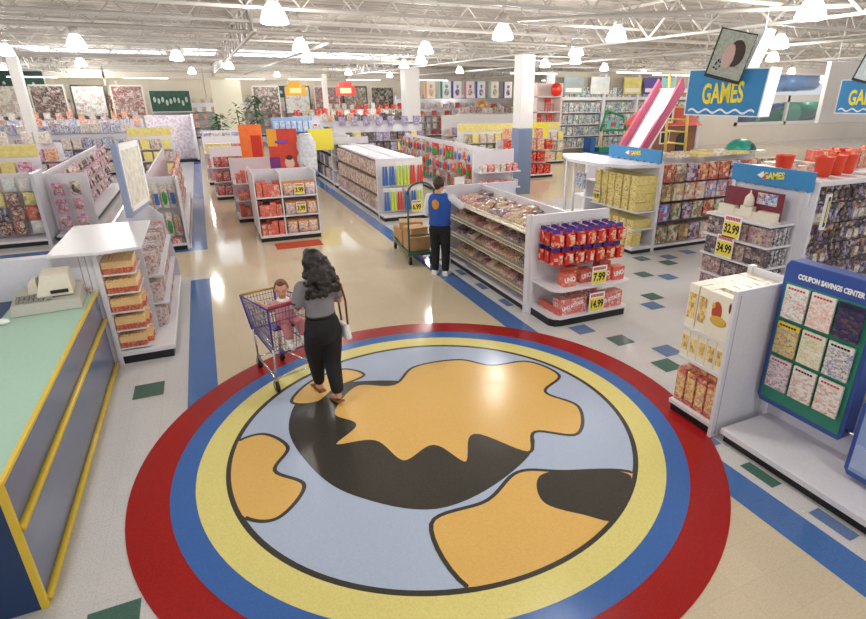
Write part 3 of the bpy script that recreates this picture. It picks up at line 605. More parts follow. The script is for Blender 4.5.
tag(MB().prism([(6.95,8.9),(7.3,8.3),(8.0,8.2),(8.0,10.6),(7.4,10.7),(6.95,9.8)],1.70,1.76).tube((7.2,10.2,.0),(7.2,10.2,1.7),.03,8).tube((7.2,9.9,0),(7.2,9.9,1.7),.03,8).build('counter_shelf',WHITE),'white rounded display top beneath the toy slide','platform')
# toy slide on top
t=thing('toy_slide','white play slide with pink side rails and a yellow ladder standing over the games display','play slide',(7.97,9.06,1.815))
PINK=mat('pink_plastic','c65a7c',.35); YP=mat('yellow_plastic','e0c060',.4)
a=Vector((.15,0,.06)); b=Vector((1.25,0,1.35))
m=MB(); m.hexa([(.05,-.02,.0),(.05,.62,.0),(.45,.62,.0),(.45,-.02,.0)],[(.05,-.02,.05),(.05,.62,.05),(.45,.62,.1),(.45,-.02,.1)])
m.hexa([(.42,0,.03),(1.2,0,1.25),(1.2,.62,1.25),(.42,.62,.03)],[(.35,0,.1),(1.13,0,1.32),(1.13,.62,1.32),(.35,.62,.1)]); m.box(1.1,0,1.24,1.45,.62,1.32)
m.build('chute',WLET,t)
for yy in (-.05,.6): MB().hexa([(.3,yy,.03),(1.2,yy,1.3),(1.2,yy+.07,1.3),(.3,yy+.07,.03)],[(.2,yy,.18),(1.1,yy,1.52),(1.1,yy+.07,1.52),(.2,yy+.07,.18)]).build('side_rail',PINK,t,bevel=.01)
for yy in (.02,.6):
    MB().tube((1.5,yy,-.02),(1.36,yy,1.6),.03,8).build('ladder_post',YP,t)
for k in range(5): MB().tube((1.49-.02*k*1.2,.02,.2+.25*k),(1.49-.02*k*1.2,.6,.2+.25*k),.02,6).build('rung',YP,t)
# playhouse on a shelf behind
PH=Gon('games_shelf','white shelf unit behind the games unit carrying the toy playhouse','shelf unit',8.6,10.6,0,5,1.5,1.55,[.14,.6,1.05],double=True,sd=.5,deck=.12)
for i,(z,l) in enumerate(((.6,'middle'),(1.05,'upper'))): PH.row('board_game',games,z,.285,'boxed game on the %s shelf of the unit under the playhouse'%l,'board game','games under the playhouse, %s shelf'%l)
t=thing('toy_playhouse','brown toy playhouse with red roof standing on a shelf unit behind the slide','playhouse',(10.1,10.75,1.56))
BR=mat('playhouse_brown','82543a',.5,noise=.1,nscale=8); RRF=mat('playhouse_red','b8402c',.45)
MB().box(0,0,0,1.4,1.0,.78).prismy([(0,.78),(1.4,.78),(1.4,.8),(0,.8)],0,1).build('wall',BR,t); 
MB().hexa([(-.1,-.1,.72),(1.5,-.1,.72),(1.5,1.1,.72),(-.1,1.1,.72)],[(.05,.35,1.12),(1.35,.35,1.12),(1.35,.65,1.12),(.05,.65,1.12)]).build('roof',RRF,t,bevel=.02)
MB().prismy([(.2,.75),(.55,.75),(.55,1.25),(.375,1.45),(.2,1.25)],-.02,.5).build('dormer',mat('playhouse_cream','e8e0d0',.5),t); MB().prismy([(.28,.85),(.47,.85),(.47,1.15),(.375,1.28),(.28,1.15)],-.03,-.02).build('dormer_opening',INK,t)
MB().tube((.16,-.04,1.2),(.375,-.04,1.5),.025,6).tube((.59,-.04,1.2),(.375,-.04,1.5),.025,6).tube((.16,-.04,1.2),(.16,-.04,.8),.02,6).tube((.59,-.04,1.2),(.59,-.04,.8),.02,6).build('dormer_trim',RRF,t)
MB().prismy([(.75,.02),(1.1,.02),(1.1,.45),(.925,.6),(.75,.45)],-.015,0).build('door_opening',INK,t); MB().box(.2,-.015,.3,.5,0,.6).build('window_opening',mat('playhouse_cream','e8e0d0',.5),t); MB().box(.23,-.02,.33,.47,-.015,.57).build('window_dark',INK,t)
# ================================================================== games: 32.99 end cap and hanging toy wall
Hh=Gon('games_shelf','white shelf unit with a wall of hanging toys facing the coupon board','shelf unit',7.47,4.75,0,4.2,1.3,1.9,[.14],double=True,sd=.4,deck=.14)
MB().box(-.03,-.04,0,.02,1.34,1.92).build('end_panel',WALLW,Hh.t,bevel=.005); MB().box(-.02,-.03,1.86,4.2,1.33,1.92).build('top_board',WHITE,Hh.t)
NT=printed('print_night',['1c1a24','2a2438','8a7a9a','d8c8d0','141418','5a3a80','c8963c'],20,fine=.25,sat=1.0)
bl=[pblister(.17,.3,NT,P_DARK,0),pblister(.16,.28,NT,P_MIX,1),pblister(.18,.29,P_DARK,P_PUR,2),pblister(.16,.3,NT,P_PALE,1)]
for r,z in enumerate((.24,.56,.88,1.2,1.52)):
    Hh.row('carded_figure',bl,z,.14,'carded toy hanging in the %s row of the toy wall behind the coupon board'%['lowest','second','middle','fourth','top'][r],'carded toy','carded toys, %s row of the toy wall'%['lowest','second','middle','fourth','top'][r],x0=.05,x1=3.9,y=.3,rows=1,dy=.12,jit=.03,rj=14)
tag(MB().box(-.06,0,0,.06,.03,.5,0).box(-.03,-.003,.04,.03,0,.46,1).box(-.015,-.005,.1,.015,-.003,.4,2).build('aisle_marker',[SIGNWHITE,INK,YLET],loc=(7.72,4.7,1.25),rz=R(8)),'upright white marker sign with a black and yellow strip on the toy wall','sign')
h=Gon('games_end_display','white end display of building sets with price signs under a GAMES header','shelf unit',6.93,6.05,-90,1.15,.54,1.8,[.14,.41,.71,1.02,1.33],sd=.52,deck=.12)
sets=[pbox(.34,.24,.08,P_BROWN),pbox(.34,.24,.08,printed('set_dark',['5a4a50','8a7078','c8b8b0','3a3438'],16))]
spn=[pbox(.06,.25,.2,printed('set_spine',['2c2c34','d8d4d0','4a5a7a','e8e4e0'],30))]
for z,l in ((.14,'bottom'),(.41,'second'),(.71,'third'),(1.02,'fourth')):
    h.row('building_set',sets,z,.36,'dark boxed building set on the %s shelf of the priced end display'%l,'building set','building sets, %s shelf'%l,x0=.05,x1=1.13,rows=1,y=.03)
    for i in range(5): put('building_set',spn[0],(7.02+i*.085,4.93,z+.001),0,'narrow building set box standing side-on at the near end of the %s shelf'%l,'building set','side-on building sets, %s shelf'%l)
t=thing('model_box','burgundy boxed model set with a white domed building model in front on the top shelf','model set',h.w(.58,.14,1.331),h.rot)
MB().box(-.46,.1,0,.46,.16,.4).build('box_front',mat('burgundy_print','7a2434',.5,noise=.2,nscale=25),t); MB().box(.08,.095,.22,.4,.1,.38).build('box_logo',P_BLUE,t)
MD=mat('model_white','e4dccc',.5)
m=MB().box(-.5,-.02,0,.5,.1,.02).box(-.48,0,.02,-.2,.09,.14).box(.2,0,.02,.48,.09,.14).box(-.2,.01,.02,.2,.09,.11).box(-.1,0,.02,.1,.09,.17).lathe([(.075,.17),(.07,.22),(.072,.24),(.06,.3),(.03,.34),(.012,.36),(.008,.4)],(0,.045,0),14)
m.build('domed_building',MD,t)
price_sign('32.99',*h.w(.53,-.02,1.03),h.rot,.29,'upper price sign reading 32.99, right under the domed building model'); price_sign('34.99',*h.w(.46,-.02,.72),h.rot,.29,'lower price sign reading 34.99, below the 32.99 one')
header('games_header',7.38,5.4,1.79,1.3,.26,-PI/2,'blue GAMES header board above the domed building set',.13)
# things on top of the toy wall unit
for i,(x,y) in enumerate([(8.05,5.1),(8.4,5.15),(8.75,5.2),(7.75,5.5),(9.05,5.5)]):
    put('party_bucket',MB().lathe([(.09,0),(.1,.02),(.125,.26),(.135,.28),(.12,.28),(.095,.04)],n=14).mesh('bucket',mat('orange_red_plastic','d8401f',.4)),(x,y,1.921),0,'orange-red bucket standing on top of the toy wall unit','bucket','orange-red buckets on top of the toy wall unit')
Hh.row('boxed_toy',[pbox(.1,.3,.2,P_ORG),pbox(.08,.32,.2,P_RED),pbox(.1,.28,.2,P_WARM)],1.921,.13,'upright red or orange toy box in the row on top of the toy wall','boxed toy','red boxes on top of the toy wall',x0=1.0,x1=2.6,y=.75)
Hh.row('boxed_toy',[pbox(.18,.14,.2,P_PALE),pbox(.2,.1,.2,P_CREAM)],1.921,.22,'small pale toy box on top of the toy wall unit behind the GAMES header','boxed toy','pale boxes on top of the toy wall',x0=.1,x1=1.0,y=.7,rows=2,dy=.25)
t=thing('toy_dome','teal half-dome toy tent with purple ends on top of the games shelves','toy tent',(11.0,8.95,1.83))
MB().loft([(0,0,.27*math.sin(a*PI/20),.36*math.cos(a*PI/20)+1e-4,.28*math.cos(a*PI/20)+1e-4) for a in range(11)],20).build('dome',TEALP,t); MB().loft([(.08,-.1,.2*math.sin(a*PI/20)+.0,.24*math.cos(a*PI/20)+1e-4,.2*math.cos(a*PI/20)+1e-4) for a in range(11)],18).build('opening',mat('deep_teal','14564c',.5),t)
# second gondola wall with panel at far right
t=thing('dotted_panel','white upright board with coloured dots on the toy wall unit at the right edge','panel',(8.86,4.85,1.925),R(-12))
MB().box(0,0,0,.7,.03,.85).box(.1,-.08,0,.14,.12,.03).box(.56,-.08,0,.6,.12,.03).build('board',SIGNWHITE,t,bevel=.004)
for px_,pz,c_ in [(.16,.62,'3a9a40'),(.1,.45,'2a50b0'),(.2,.36,'d03030'),(.12,.22,'e8c030'),(.26,.5,'2a50b0'),(.3,.25,'3a9a40')]: MB().ball((px_,-.004,pz),.045,.006,.05,10,8).build('dot',mat('dot_'+c_,c_,.5),t)
# hanging GAMES sign
def hangsign(x,y,z,w,h,lab,sc=1.0,dep=.42):
    t=thing('hanging_sign',lab,'hanging sign',(x,y,z),R(-74)); t.scale=(sc,)*3
    MB().prismy([(-w/2,0),(w/2-.06,0),(w/2,h),(-w/2,h)],0,dep).build('box',SIGNWHITE,t)
    MB().prismy([(-w/2+.02,.02),(w/2-.08,.02),(w/2-.03,h-.02),(-w/2+.02,h-.02)],-.006,0).build('face',SIGNBLUE,t)
    text('GAMES',h*.6,YLET,t,(-.03,-.012,h*.47),bold=.012,wx=.5,ry=R(-3))
    n=48; L_=w*.84; up=[(-w*.44+L_*i/n, .075+.028*math.sin(i/n*PI*2*4.5)) for i in range(n+1)]
    MB().prismy([(p,q+.02) for p,q in up]+[(p,q-.012) for p,q in up[::-1]],-.014,-.006).build('wave_line',SIGNWHITE,t)
    return t
t=hangsign(8.0,7.0,2.68,1.34,.74,'large blue hanging sign reading GAMES above a white wavy line')
p=thing('hanging_picture','tilted framed portrait of a dark-haired person mounted above the large GAMES sign','picture',(7.86,7.0,3.24),0); p.rotation_euler=(0,R(14),R(-72))
MB().box(-.3,0,0,.3,.04,.74).build('frame',INK,p); MB().box(-.27,-.004,.05,.29,0,.72).build('photo_ground',mat('photo_grey','a8b0a4',.5,noise=.3,nscale=20),p)
MB().ball((.08,-.006,.42),.14,.004,.2).build('photo_hair',mat('photo_hair','3c2a26',.5),p); MB().ball((-.02,-.009,.36),.1,.004,.19).build('photo_face',mat('photo_skin','c8a8a0',.5),p)
m=MB()
for i in range(10): m.ball((-.2+.16*random.random(),-.008,.1+.2*random.random()),.016,.003,.016,6,4)
m.build('photo_spots',INK,p)
tag(MB().hexa([(.1,.0,.0),(.3,.0,.0),(.3,.4,.0),(.1,.4,.0)],[(.3,.0,.62),(.5,.0,.62),(.5,.4,.62),(.3,.4,.62)]).build('sign_fin',SIGNWHITE,loc=(8.0,7.02,3.35),rz=R(-72)),'slanted white panel behind the tilted portrait above the GAMES sign','panel')
for dx in (-.5,.6): tag(MB().tube((0,0,3.3),(0,0,4.35),.008,5).build('hanging_wire',STEEL,loc=(8.2,7.1+dx,0)),'thin wire holding the large GAMES sign','wire','wires of the large GAMES sign')
t=hangsign(13.1,7.7,2.62,1.15,.7,'smaller pale blue hanging GAMES sign at the right edge of the picture')
p=thing('hanging_picture','small tilted framed picture above the right-edge GAMES sign','picture',(12.9,7.75,3.24),0); p.rotation_euler=(0,R(16),R(-72))
MB().box(-.25,0,0,.3,.04,.6).build('frame',INK,p); MB().box(-.22,-.004,.05,.27,0,.57).build('photo_ground',mat('photo_pale','c8d4d8',.5,noise=.2,nscale=20),p); MB().ball((.12,-.006,.32),.12,.004,.2).build('photo_hair',mat('photo_red','7a3a34',.5),p)
tag(MB().box(13.9,9.2,2.35,17.5,9.3,3.75).tube((14.2,9.25,3.8),(14.2,9.25,4.9),.012,5).tube((16,9.25,3.8),(16,9.25,4.9),.012,5).build('partition_screen',mat('panel_grey','c8c2be',.6)),'big plain grey hanging panel behind the right-edge GAMES sign','panel')
# ================================================================== islands in the main aisle
def island(x,y,w,dp,h,lev,lab,name='island_display',mt=None,split=False):
    g=Gon(name,lab,'display stand',x,y,0,w,dp,h,lev,double=True,sd=dp/2-.05,deck=.14,mt=mt)
    if split: MB().box(w*.42-.015,0.05,.14,w*.42+.015,dp/2,h).box(0,.05,.14,.02,dp-.05,h).box(w-.02,.05,.14,w,dp-.05,h).build('divider_panel',WHITE,g.t)
    return g
I1=island(.81,12.32,1.3,1.7,1.46,[.14,.55,.97],'white aisle display with red boxes on the left and bagged goods with price signs on the right','island_display',split=True)
I1.t['label']='nearest white aisle display, red boxes at left and amber bags at right'
rb=[pbox(.11,.3,.2,P_ORG),pbox(.11,.24,.2,printed('red_solid',['d8452c','c83a28','d8452c','f0c0a0'],14))]
yb2=[pbag(.22,.26,.1,printed('bag_amber',['e0a040','d8d0e0','8a3a8a','e8c070','f0e8e0'],30),mat('header_amber','d8903c',.4)),pbag(.22,.26,.1,printed('bag_mauve',['b080b0','e8e0e8','d8a050','f0ece8'],30),mat('header_amber','d8903c',.4))]
for z,l in ((.14,'bottom'),(.55,'middle'),(.97,'top')):
    I1.row('toy_carton',rb,z,.115,'red box on the %s left shelf of the nearest aisle display'%l,'boxed toy','red boxes, %s left shelf of the nearest aisle display'%l,x0=.04,x1=.52,rows=2,dy=.25)
    I1.row('bagged_toy',yb2,z,.23,'amber topped bag on the %s right shelf of the nearest aisle display'%l,'bagged toy','amber bags, %s right shelf of the nearest aisle display'%l,x0=.58,x1=1.27,rows=2,dy=.2)
for z in (.6,1.0): price_sign('3.99',1.72,12.3,z,0,.2,'yellow price sign on the %s right shelf of the nearest aisle display'%('middle' if z<.8 else 'top'))
tag(MB().box(0,0,0,.95,.5,.008).build('floor_mat',mat('orange_mat','c8482c',.6,noise=.15,nscale=20),loc=(1.05,11.6,.004)),'flat orange-red floor mat in front of the nearest aisle display','floor mat')
I2=island(.5,14.6,1.3,1.6,1.5,[.14,.55,.97],'white aisle display of red boxes just behind the nearest aisle display')
for z,l in ((.14,'bottom'),(.55,'middle'),(.97,'top')): I2.row('toy_carton',rb,z,.13,'red box on the %s shelf of the second aisle display'%l,'boxed toy','red boxes, %s shelf of the second aisle display'%l,rows=1)
I3=island(.1,18.2,1.35,1.6,1.5,[.14,.55,.97],'white aisle display with hanging red bags, third from the front')
rbag=[pbag(.22,.3,.12,printed('bag_red',['c02830','2a2a30','d84038','e8c0b0'],26))]
for z,l in ((.14,'bottom'),(.55,'middle'),(.97,'top')): I3.row('bagged_toy',rbag,z,.2,'red and black bag on the %s shelf of the third aisle display'%l,'bagged toy','red bags, %s shelf of the third aisle display'%l,rows=1)
I4=island(-.05,21.5,1.5,1.6,1.6,[.14,.6,1.1],'aisle display with yellow price cards in front of the blue bins')
for z,l in ((.14,'bottom'),(.6,'middle'),(1.1,'top')): I4.row('toy_carton',[pbox(.25,.3,.2,P_REDW),pbox(.25,.3,.2,P_YEL),pbox(.25,.28,.2,P_DARK)],z,.27,'printed box on the %s shelf of the fourth aisle display'%l,'boxed toy','boxes, %s shelf of the fourth aisle display'%l,rows=1)
I5=island(-.05,27,1.6,1.6,1.5,[.14,.6,1.1],'far aisle display with grey-blue sides'); 
MB().box(-.03,0,0,.0,1.6,1.45).build('side_panel',mat('slate_panel','8a92a8',.5),I5.t)
for z in (.14,.6,1.1): I5.row('toy_carton',[pbox(.3,.35,.2,P_BLUE),pbox(.3,.35,.2,P_PALE)],z,.33,'blue and white box on the farthest aisle display','boxed toy','boxes on the farthest aisle display',rows=1)
# poster displays
t=thing('cardboard_display','orange-red cardboard poster with purple and yellow blocks behind the nearest aisle display','cardboard display',(1.72,14.25,0),R(-4))
MB().box(-.33,0,1.15,.35,.03,2.25).build('poster',mat('poster_orange','d8442c',.5,noise=.12,nscale=6),t)
MB().box(-.34,-.006,1.15,-.1,.0,1.6).build('purple_block',mat('poster_purple','7a3080',.5),t); MB().box(-.34,-.006,1.85,-.12,0,2.25).build('yellow_block',mat('poster_yellow','f0a830',.5),t)
MB().ball((.12,-.004,1.45),.13,.006,.14).build('pink_shape',mat('poster_pink','f0c0b0',.5),t); MB().ball((.12,-.01,1.58),.08,.006,.06).build('dark_shape',mat('poster_dark','4a2a2a',.5),t); MB().ball((-.02,-.006,1.95),.16,.006,.05).build('violet_shape',mat('poster_violet','8a4aa8',.5),t)
MB().box(-.3,.03,0,.3,.25,1.15).build('stand',mat('poster_stand','5a3a80',.5),t)
m=MB(); random.seed(3); n=14; secs=[]
for k in range(9):
    z=1.25+k*.11; secs.append((random.uniform(-.02,.02),0,z,.22+random.uniform(-.03,.03)-(.05 if k>6 else 0),.14+random.uniform(-.02,.02)))
m.loft(secs,n); m.tube((0,0,2.1),(0,0,4.3),.006,4)
tag(m.build('hanging_sack',mat('clear_plastic_wrap','dfe3ea',.2,noise=.2,nscale=14),loc=(2.27,14.2,0)),'bulky white plastic-wrapped bundle hanging beside the orange poster display','bundle')
t=thing('cardboard_display','orange standee with a red front behind the third aisle display','cardboard display',(1.25,17.6,0)); MB().box(-.3,0,1.15,.32,.04,2.2).build('poster',mat('poster_orange2','e8702c',.5,noise=.1,nscale=6),t); MB().box(.0,-.006,1.2,.28,0,1.9).build('red_block',mat('poster_red','c02818',.5),t); MB().box(-.25,.04,0,.25,.4,1.15).build('stand',P_PUR,t)
tag(MB().box(0,0,0,.78,.03,.66).tube((.1,.015,.66),(.1,.015,3.05),.006,4).tube((.68,.015,.66),(.68,.015,3.05),.006,4).build('blank_yellow_sign',mat('yellow_sign','e8dc48',.5),loc=(3.08,18.7,1.31)),'plain yellow square sign hanging at the end of the far right-hand shelves','sign')
t=thing('floor_bin','light blue rack of blue packages far down the centre of the store','display stand',(2.4,22.0,0))
MB().box(0,0,.1,1.5,.9,.2).box(0,.42,.2,1.5,.46,2.2).build('frame',mat('rack_blue','8fa8d0',.4),t)
for z in (.7,1.2,1.7): MB().box(0,0,z,1.5,.9,z+.03).build('shelf',mat('rack_blue','8fa8d0',.4),t)
bbl=pbox(.18,.34,.25,printed('print_ltblue',['8ab0e0','d8e4f0','6a90d0','e8ecf4','a8c8e8'],20))
for z in (.2,.73,1.23,1.73):
    for i in range(7): put('blue_package',bbl,(2.52+i*.21,22.02,z+.001),0,'light blue package on the tall blue rack down the centre of the store','boxed toy','blue packages on the tall blue rack')
# ================================================================== right-hand aisle shelves (C, D, F and beyond)
books=[pbox(.13,.35,.2,printed('vb_%d'%i,c,16,fine=.3)) for i,c in enumerate([['e8dcd0','b0605a','d8c8b0','8a6a60'],['d8c8b8','c8a060','8a5a50','e8e0d8'],['a8707a','d8c0b8','e8d8c8','7a5060'],['c8a868','e8e0c8','7a5a6a','d8b8a0']])]
C_=Gon('book_shelf','long white shelf unit of narrow rosy boxes along the right edge of the beige aisle','shelf unit',3.87,18.5,-90,4.8,1.25,1.5,[.14,.58,1.03],double=True,sd=.5)
for z,l in ((.14,'bottom'),(.58,'middle'),(1.03,'top')): C_.row('video_box',books,z,.15,'narrow rosy box on the %s shelf of the long right-hand unit'%l,'box','narrow boxes, %s shelf of the long right-hand unit'%l,skip=3,rows=1)
MB().box(.0,.1,1.42,4.8,1.15,1.47).build('top_shelf',WALLW,C_.t)
c_=Gon('water_toy_display','white end display with two rows of hanging blue, red and lime swim toys','shelf unit',3.85,13.2,0,1.22,.48,1.5,[.14],deck=.14)
fins=[]
for i,(a,b_) in enumerate([('3a6ab8','e8e4dc'),('c8e040','e8ece0'),('d83c30','e8e4dc'),('3a6ab8','d8c0b0')]):
    m=MB(); m.box(-.08,.04,0,.08,.046,.6,1); m.hexa([(-.078,.0,.03),(-.01,.0,.03),(-.01,.04,.03),(-.078,.04,.03)],[(-.05,0,.5),(-.02,0,.5),(-.02,.04,.5),(-.05,.04,.5)],0); m.hexa([(.01,.0,.03),(.078,.0,.03),(.078,.04,.03),(.01,.04,.03)],[(.02,0,.5),(.05,0,.5),(.05,.04,.5),(.02,.04,.5)],0)
    fins.append(m.mesh('fins',[mat('fin_'+a,a,.35),mat('fincard_'+b_,b_,.5)]))
for z,l in ((.84,'upper'),(.2,'lower')):
    c_.row('swim_toy',fins,z,.16,'carded swim toy hanging in the %s row of the water toy display'%l,'swim toy','swim toys, %s row'%l,rows=1,y=.2,skip=2 if z>.5 else 1)
price_sign('6.99',4.72,13.17,.2,0,.26,'yellow price sign at the foot of the water toy display')
D_=Gon('book_shelf','white shelf unit of dark and pale boxes beyond the yellow square sign','shelf unit',3.9,29.5,-90,10.1,1.3,1.7,[.14,.6,1.1],double=True,sd=.55)
for z in (.14,.6,1.1): D_.row('boxed_toy',[pbox(.3,.38,.2,P_DARK),pbox(.25,.36,.2,P_PALE),pbox(.28,.36,.2,P_PUR)],z,.33,'boxed toy on the left side of the shelf unit beyond the yellow square sign','boxed toy','boxes beyond the yellow square sign',rows=1)
d_=Gon('end_display','end display of dark boxed goods below the yellow square sign','shelf unit',3.9,18.9,0,1.3,.45,1.65,[.14,.6,1.1])
for z in (.14,.6,1.1): d_.row('boxed_toy',[pbox(.2,.34,.2,P_DARK),pbox(.2,.34,.2,P_PALE)],z,.22,'boxed toy on the end display below the yellow square sign','boxed toy','boxes below the yellow square sign',rows=1)
hang=[pblister(.3,.45,P_GREEN,mat('toy_red','d0302c',.4),0),pblister(.3,.4,P_RED,mat('toy_green','3a9a4a',.4),1),pblister(.28,.42,P_MIX,mat('toy_orange','e05a2c',.4),2),pblister(.18,.4,P_PALE,mat('toy_blue','3a6ab8',.4),0)]
F_=Gon('toy_shelf','long shelf unit hung with red and green toys behind the worker in the blue vest','shelf unit',6.75,21.6,-90,7.4,1.3,1.56,[.14],double=True,sd=.5)
for z,l in ((.2,'lowest'),(.65,'middle'),(1.08,'upper')): F_.row('hanging_toy',hang,z,.31,'red or green carded toy in the %s row behind the worker'%l,'carded toy','carded toys behind the worker, %s row'%l,x0=.1,y=.3,rows=1,dy=.1,jit=.05,rj=12)
f_=Gon('end_display','white end display of pale boxes on three shelves left of the thick column','shelf unit',6.78,13.66,0,1.3,.5,1.55,[.14,.55,1.0])
for z,l in ((.14,'bottom'),(.55,'middle'),(1.0,'top')): f_.row('boxed_toy',[pbox(.15,.2,.2,P_PALE),pbox(.15,.2,.2,P_REDW)],z,.17,'small pale box on the %s shelf of the end display left of the thick column'%l,'boxed toy','small boxes left of the thick column, %s shelf'%l,rows=1)
# mid-distance units: each with its own goods
def bulk(x,y,rot,L,Dp,H,lev,protos,lab,glab,pitch=.34,header=None,double=True,cat='shelf unit',both=False):
    g=Gon('store_shelf',lab,cat,x,y,rot,L,Dp,H,lev,double=double,sd=min(.5,(Dp/2-.04) if double else Dp-.04),upr=False)
    nm={0:'boxed_toy',1:'shelf_package'}[1 if x<-3 else 0]
    if y>=26:
        for z in lev+([] if header else [H]):
            n=int((L-.12)/pitch)
            for i in range(n):
                w_,h_=.28,random.uniform(.25,.4); mi=FARM.index(random.choice(protos).materials[0]); px=x+.06+(L-.12)*(i+.5)/n+random.uniform(-.02,.02)
                FAR.box(px-w_/2,y+.05+(Dp*.3 if z==H else 0),z+.001,px+w_/2,y+.28+(Dp*.3 if z==H else 0),z+h_,mi)
    else:
        for z in lev: g.row(nm,protos,z,pitch,glab,'boxed toy',glab,rows=1,jit=.02,rj=5)
    if not header: 
        if y<26: g.row(nm,[protos[0]],H+.001,pitch*1.6,glab+', on its top','boxed toy',glab+' top',rows=1,y=Dp*.3,jit=.1)
    else: MB().box(0,Dp/2-.03,H,L,Dp/2+.03,H+.3).build('header_board',header,g.t)
    return g
FAR=MB(); FARM=[P_PALE,P_MIX,P_PUR,P_DARK,P_WARM,P_RED,P_GREEN,P_BROWN,P_BLUE,P_YEL,P_PINK,P_REDW]
LV=[.14,.6,1.05]
bx=lambda *m_: [pbox(.28,.36,.2,q) for q in m_]
YH=mat('yellow_header','e6d888',.5,noise=.15,nscale=9)
bulk(10.0,21.8,0,5.2,1.2,1.5,LV,bx(P_PALE,P_YEL,P_GREEN),'shelf unit under a long yellow header right of the thick column','printed box under the yellow header',header=YH)
bulk(10.0,18.2,0,2.2,1.2,1.45,LV,bx(P_WARM,P_RED),'short shelf unit of red bags right of the thick column','red package right of the thick column')
bulk(5.35,25,0,4.2,1.2,1.7,LV,bx(P_PUR,P_DARK,P_YEL),'shelf unit with dolls in yellow and purple boxes beyond the long right-hand unit','yellow or purple box beyond the long right-hand unit')
bulk(5.6,29.5,0,5,1.2,1.7,LV,bx(P_PALE,P_DARK,P_WARM),'shelf unit of pale boxes left of the square column','pale box left of the square column')
bulk(11.2,26.5,0,6,1.2,1.7,LV,bx(P_PALE,P_MIX,P_PUR),'shelf unit of pale boxes right of the square column','mixed box right of the square column',header=mat('white_header','dcdcd8',.5))
bulk(5,34.5,0,8,1.2,1.8,LV,bx(P_RED,P_PALE,P_GREEN),'far shelf unit in front of the slim white column','box on the far unit in front of the slim column',pitch=.4)
bulk(14.5,32,0,9,1.2,1.9,LV,bx(P_PALE,P_GREEN,P_BROWN,P_MIX),'far shelf unit below the hanging banners','box on the far unit below the banners',pitch=.4)
bulk(8,40,0,14,1.2,2.0,LV+[1.5],bx(P_PALE,P_MIX,P_RED),'farthest wide shelf unit near the red signs','box on the farthest wide unit',pitch=.5)
bulk(13,46,0,13,1,2.6,[.14,.7,1.3,1.9],bx(P_MIX,P_PALE,P_BLUE),'tall wall shelving at the back, right part','box on the tall back shelving, right part',pitch=.6,double=False)
bulk(-3,46,0,14,1,2.4,[.14,.7,1.3,1.8],bx(P_MIX,P_WARM,P_PALE),'tall wall shelving at the back, middle part','box on the tall back shelving, middle part',pitch=.6,double=False)
bulk(-20,46,0,15,1,2.4,[.14,.7,1.3,1.8],bx(P_GREEN,P_MIX,P_BROWN),'tall wall shelving at the back, left part','box on the tall back shelving, left part',pitch=.6,double=False)
# hanging banners
BN=[(13.3,'e8a070','f0e4d0'),(14.35,'3a8a7a','e8ece8'),(15.1,'4a4a9a','e8e8f0'),(16.0,'c08098','f0e0e0'),(16.8,'4a5aa8','e8ecf4'),(17.8,'a8c0a8','f0ece0'),(18.8,'4a4a90','f0ecf0')]
for i,(x,a,b_) in enumerate(BN):
    t=thing('hanging_banner','%s hanging picture banner in the row above the far shelves'%['orange','teal','dark blue','rose','royal blue','sage green','violet-blue'][i],'banner',(x,34,2.75),0,None)
    MB().box(-.36,0,0,.36,.02,1.0).build('banner',mat('banner_'+b_,b_,.5),t); MB().box(-.36,-.008,.0,-.2,0,1.0).build('stripe',mat('ban_'+a,a,.5),t); MB().ball((.08,-.006,.35),.16,.006,.2).ball((.08,-.01,.7),.1,.006,.12).build('picture',printed('bp_%d'%i,[a,'d8b090',b_,'6a4a50'],9),t)
    MB().tube((0,.01,1.0),(0,.01,1.6),.01,4).build('cord',STEEL,t)
t=thing('round_wall_clock','large round orange-brown disc sign hung above the yellow header unit','sign',(16.9,33.9,2.25)); t.name='round_sign'
MB().tube((0,0,0),(0,.06,0),.42,28).build('disc',mat('disc_tan','d8a860',.5),t); MB().tube((0,-.01,0),(0,.0,0),.3,28).build('inner_ring',mat('disc_orange','c87c30',.5),t); MB().tube((0,-.02,0),(0,-.01,0),.16,20).build('hub',mat('disc_tan2','e8c080',.5),t)
for (x,y,c,nm) in [(8.6,36.5,'d83a2c','red'),(5.6,37,'e8b030','orange'),(14.3,40,'d8442c','dark red')]:
    t=thing('hanging_sign','small %s hanging sign with a yellow centre above the far shelves'%nm,'hanging sign',(x,y,2.9)); MB().box(-.6,0,0,.6,.05,.55).build('board',mat('sg_'+c,c,.5),t); MB().box(-.35,-.01,.15,.35,0,.45).build('centre',mat('sg_yellow','f8e8a0',.5),t); MB().box(-.4,0,.55,.4,.05,.8).build('crest',mat('sg_'+c,c,.5),t)
# wall bays right of the column
t=thing('wall_bay','tall white framed wall bay of boxed toys behind the toy slide','wall bay',(16.6,25.3,0))
MB().box(0,.55,0,10.8,.65,4.1).build('back_panel',WALL,t); MB().box(0,.1,2.7,10.8,.6,2.85).build('canopy',WHITE,t)
for x in (0,3.3,5.6,8.2,10.6): MB().box(x,.0,0,x+.15,.6,4.0).build('upright',WHITE,t)
for z in (.3,.9,1.5,2.1): MB().box(.1,.05,z-.04,10.7,.6,z).build('shelf',WHITE,t)
zz=0
for j,z in enumerate((.3,.9,1.5,2.1,2.85)):
    for i in range(30): put('wall_toy_box',bbw if i or j else (bbw:=pbox(.3,.48,.3,printed('wall_goods',['e8e8e4','3a8aa0','3a7a50','e0b040','c83a34','d8d4d0','2a4a8a','a8b0b8'],7))),(16.9+i*.35,25.42,z+.001),0,'boxed toy on the tall wall bay behind the toy slide','boxed toy','boxes on the tall wall bay')
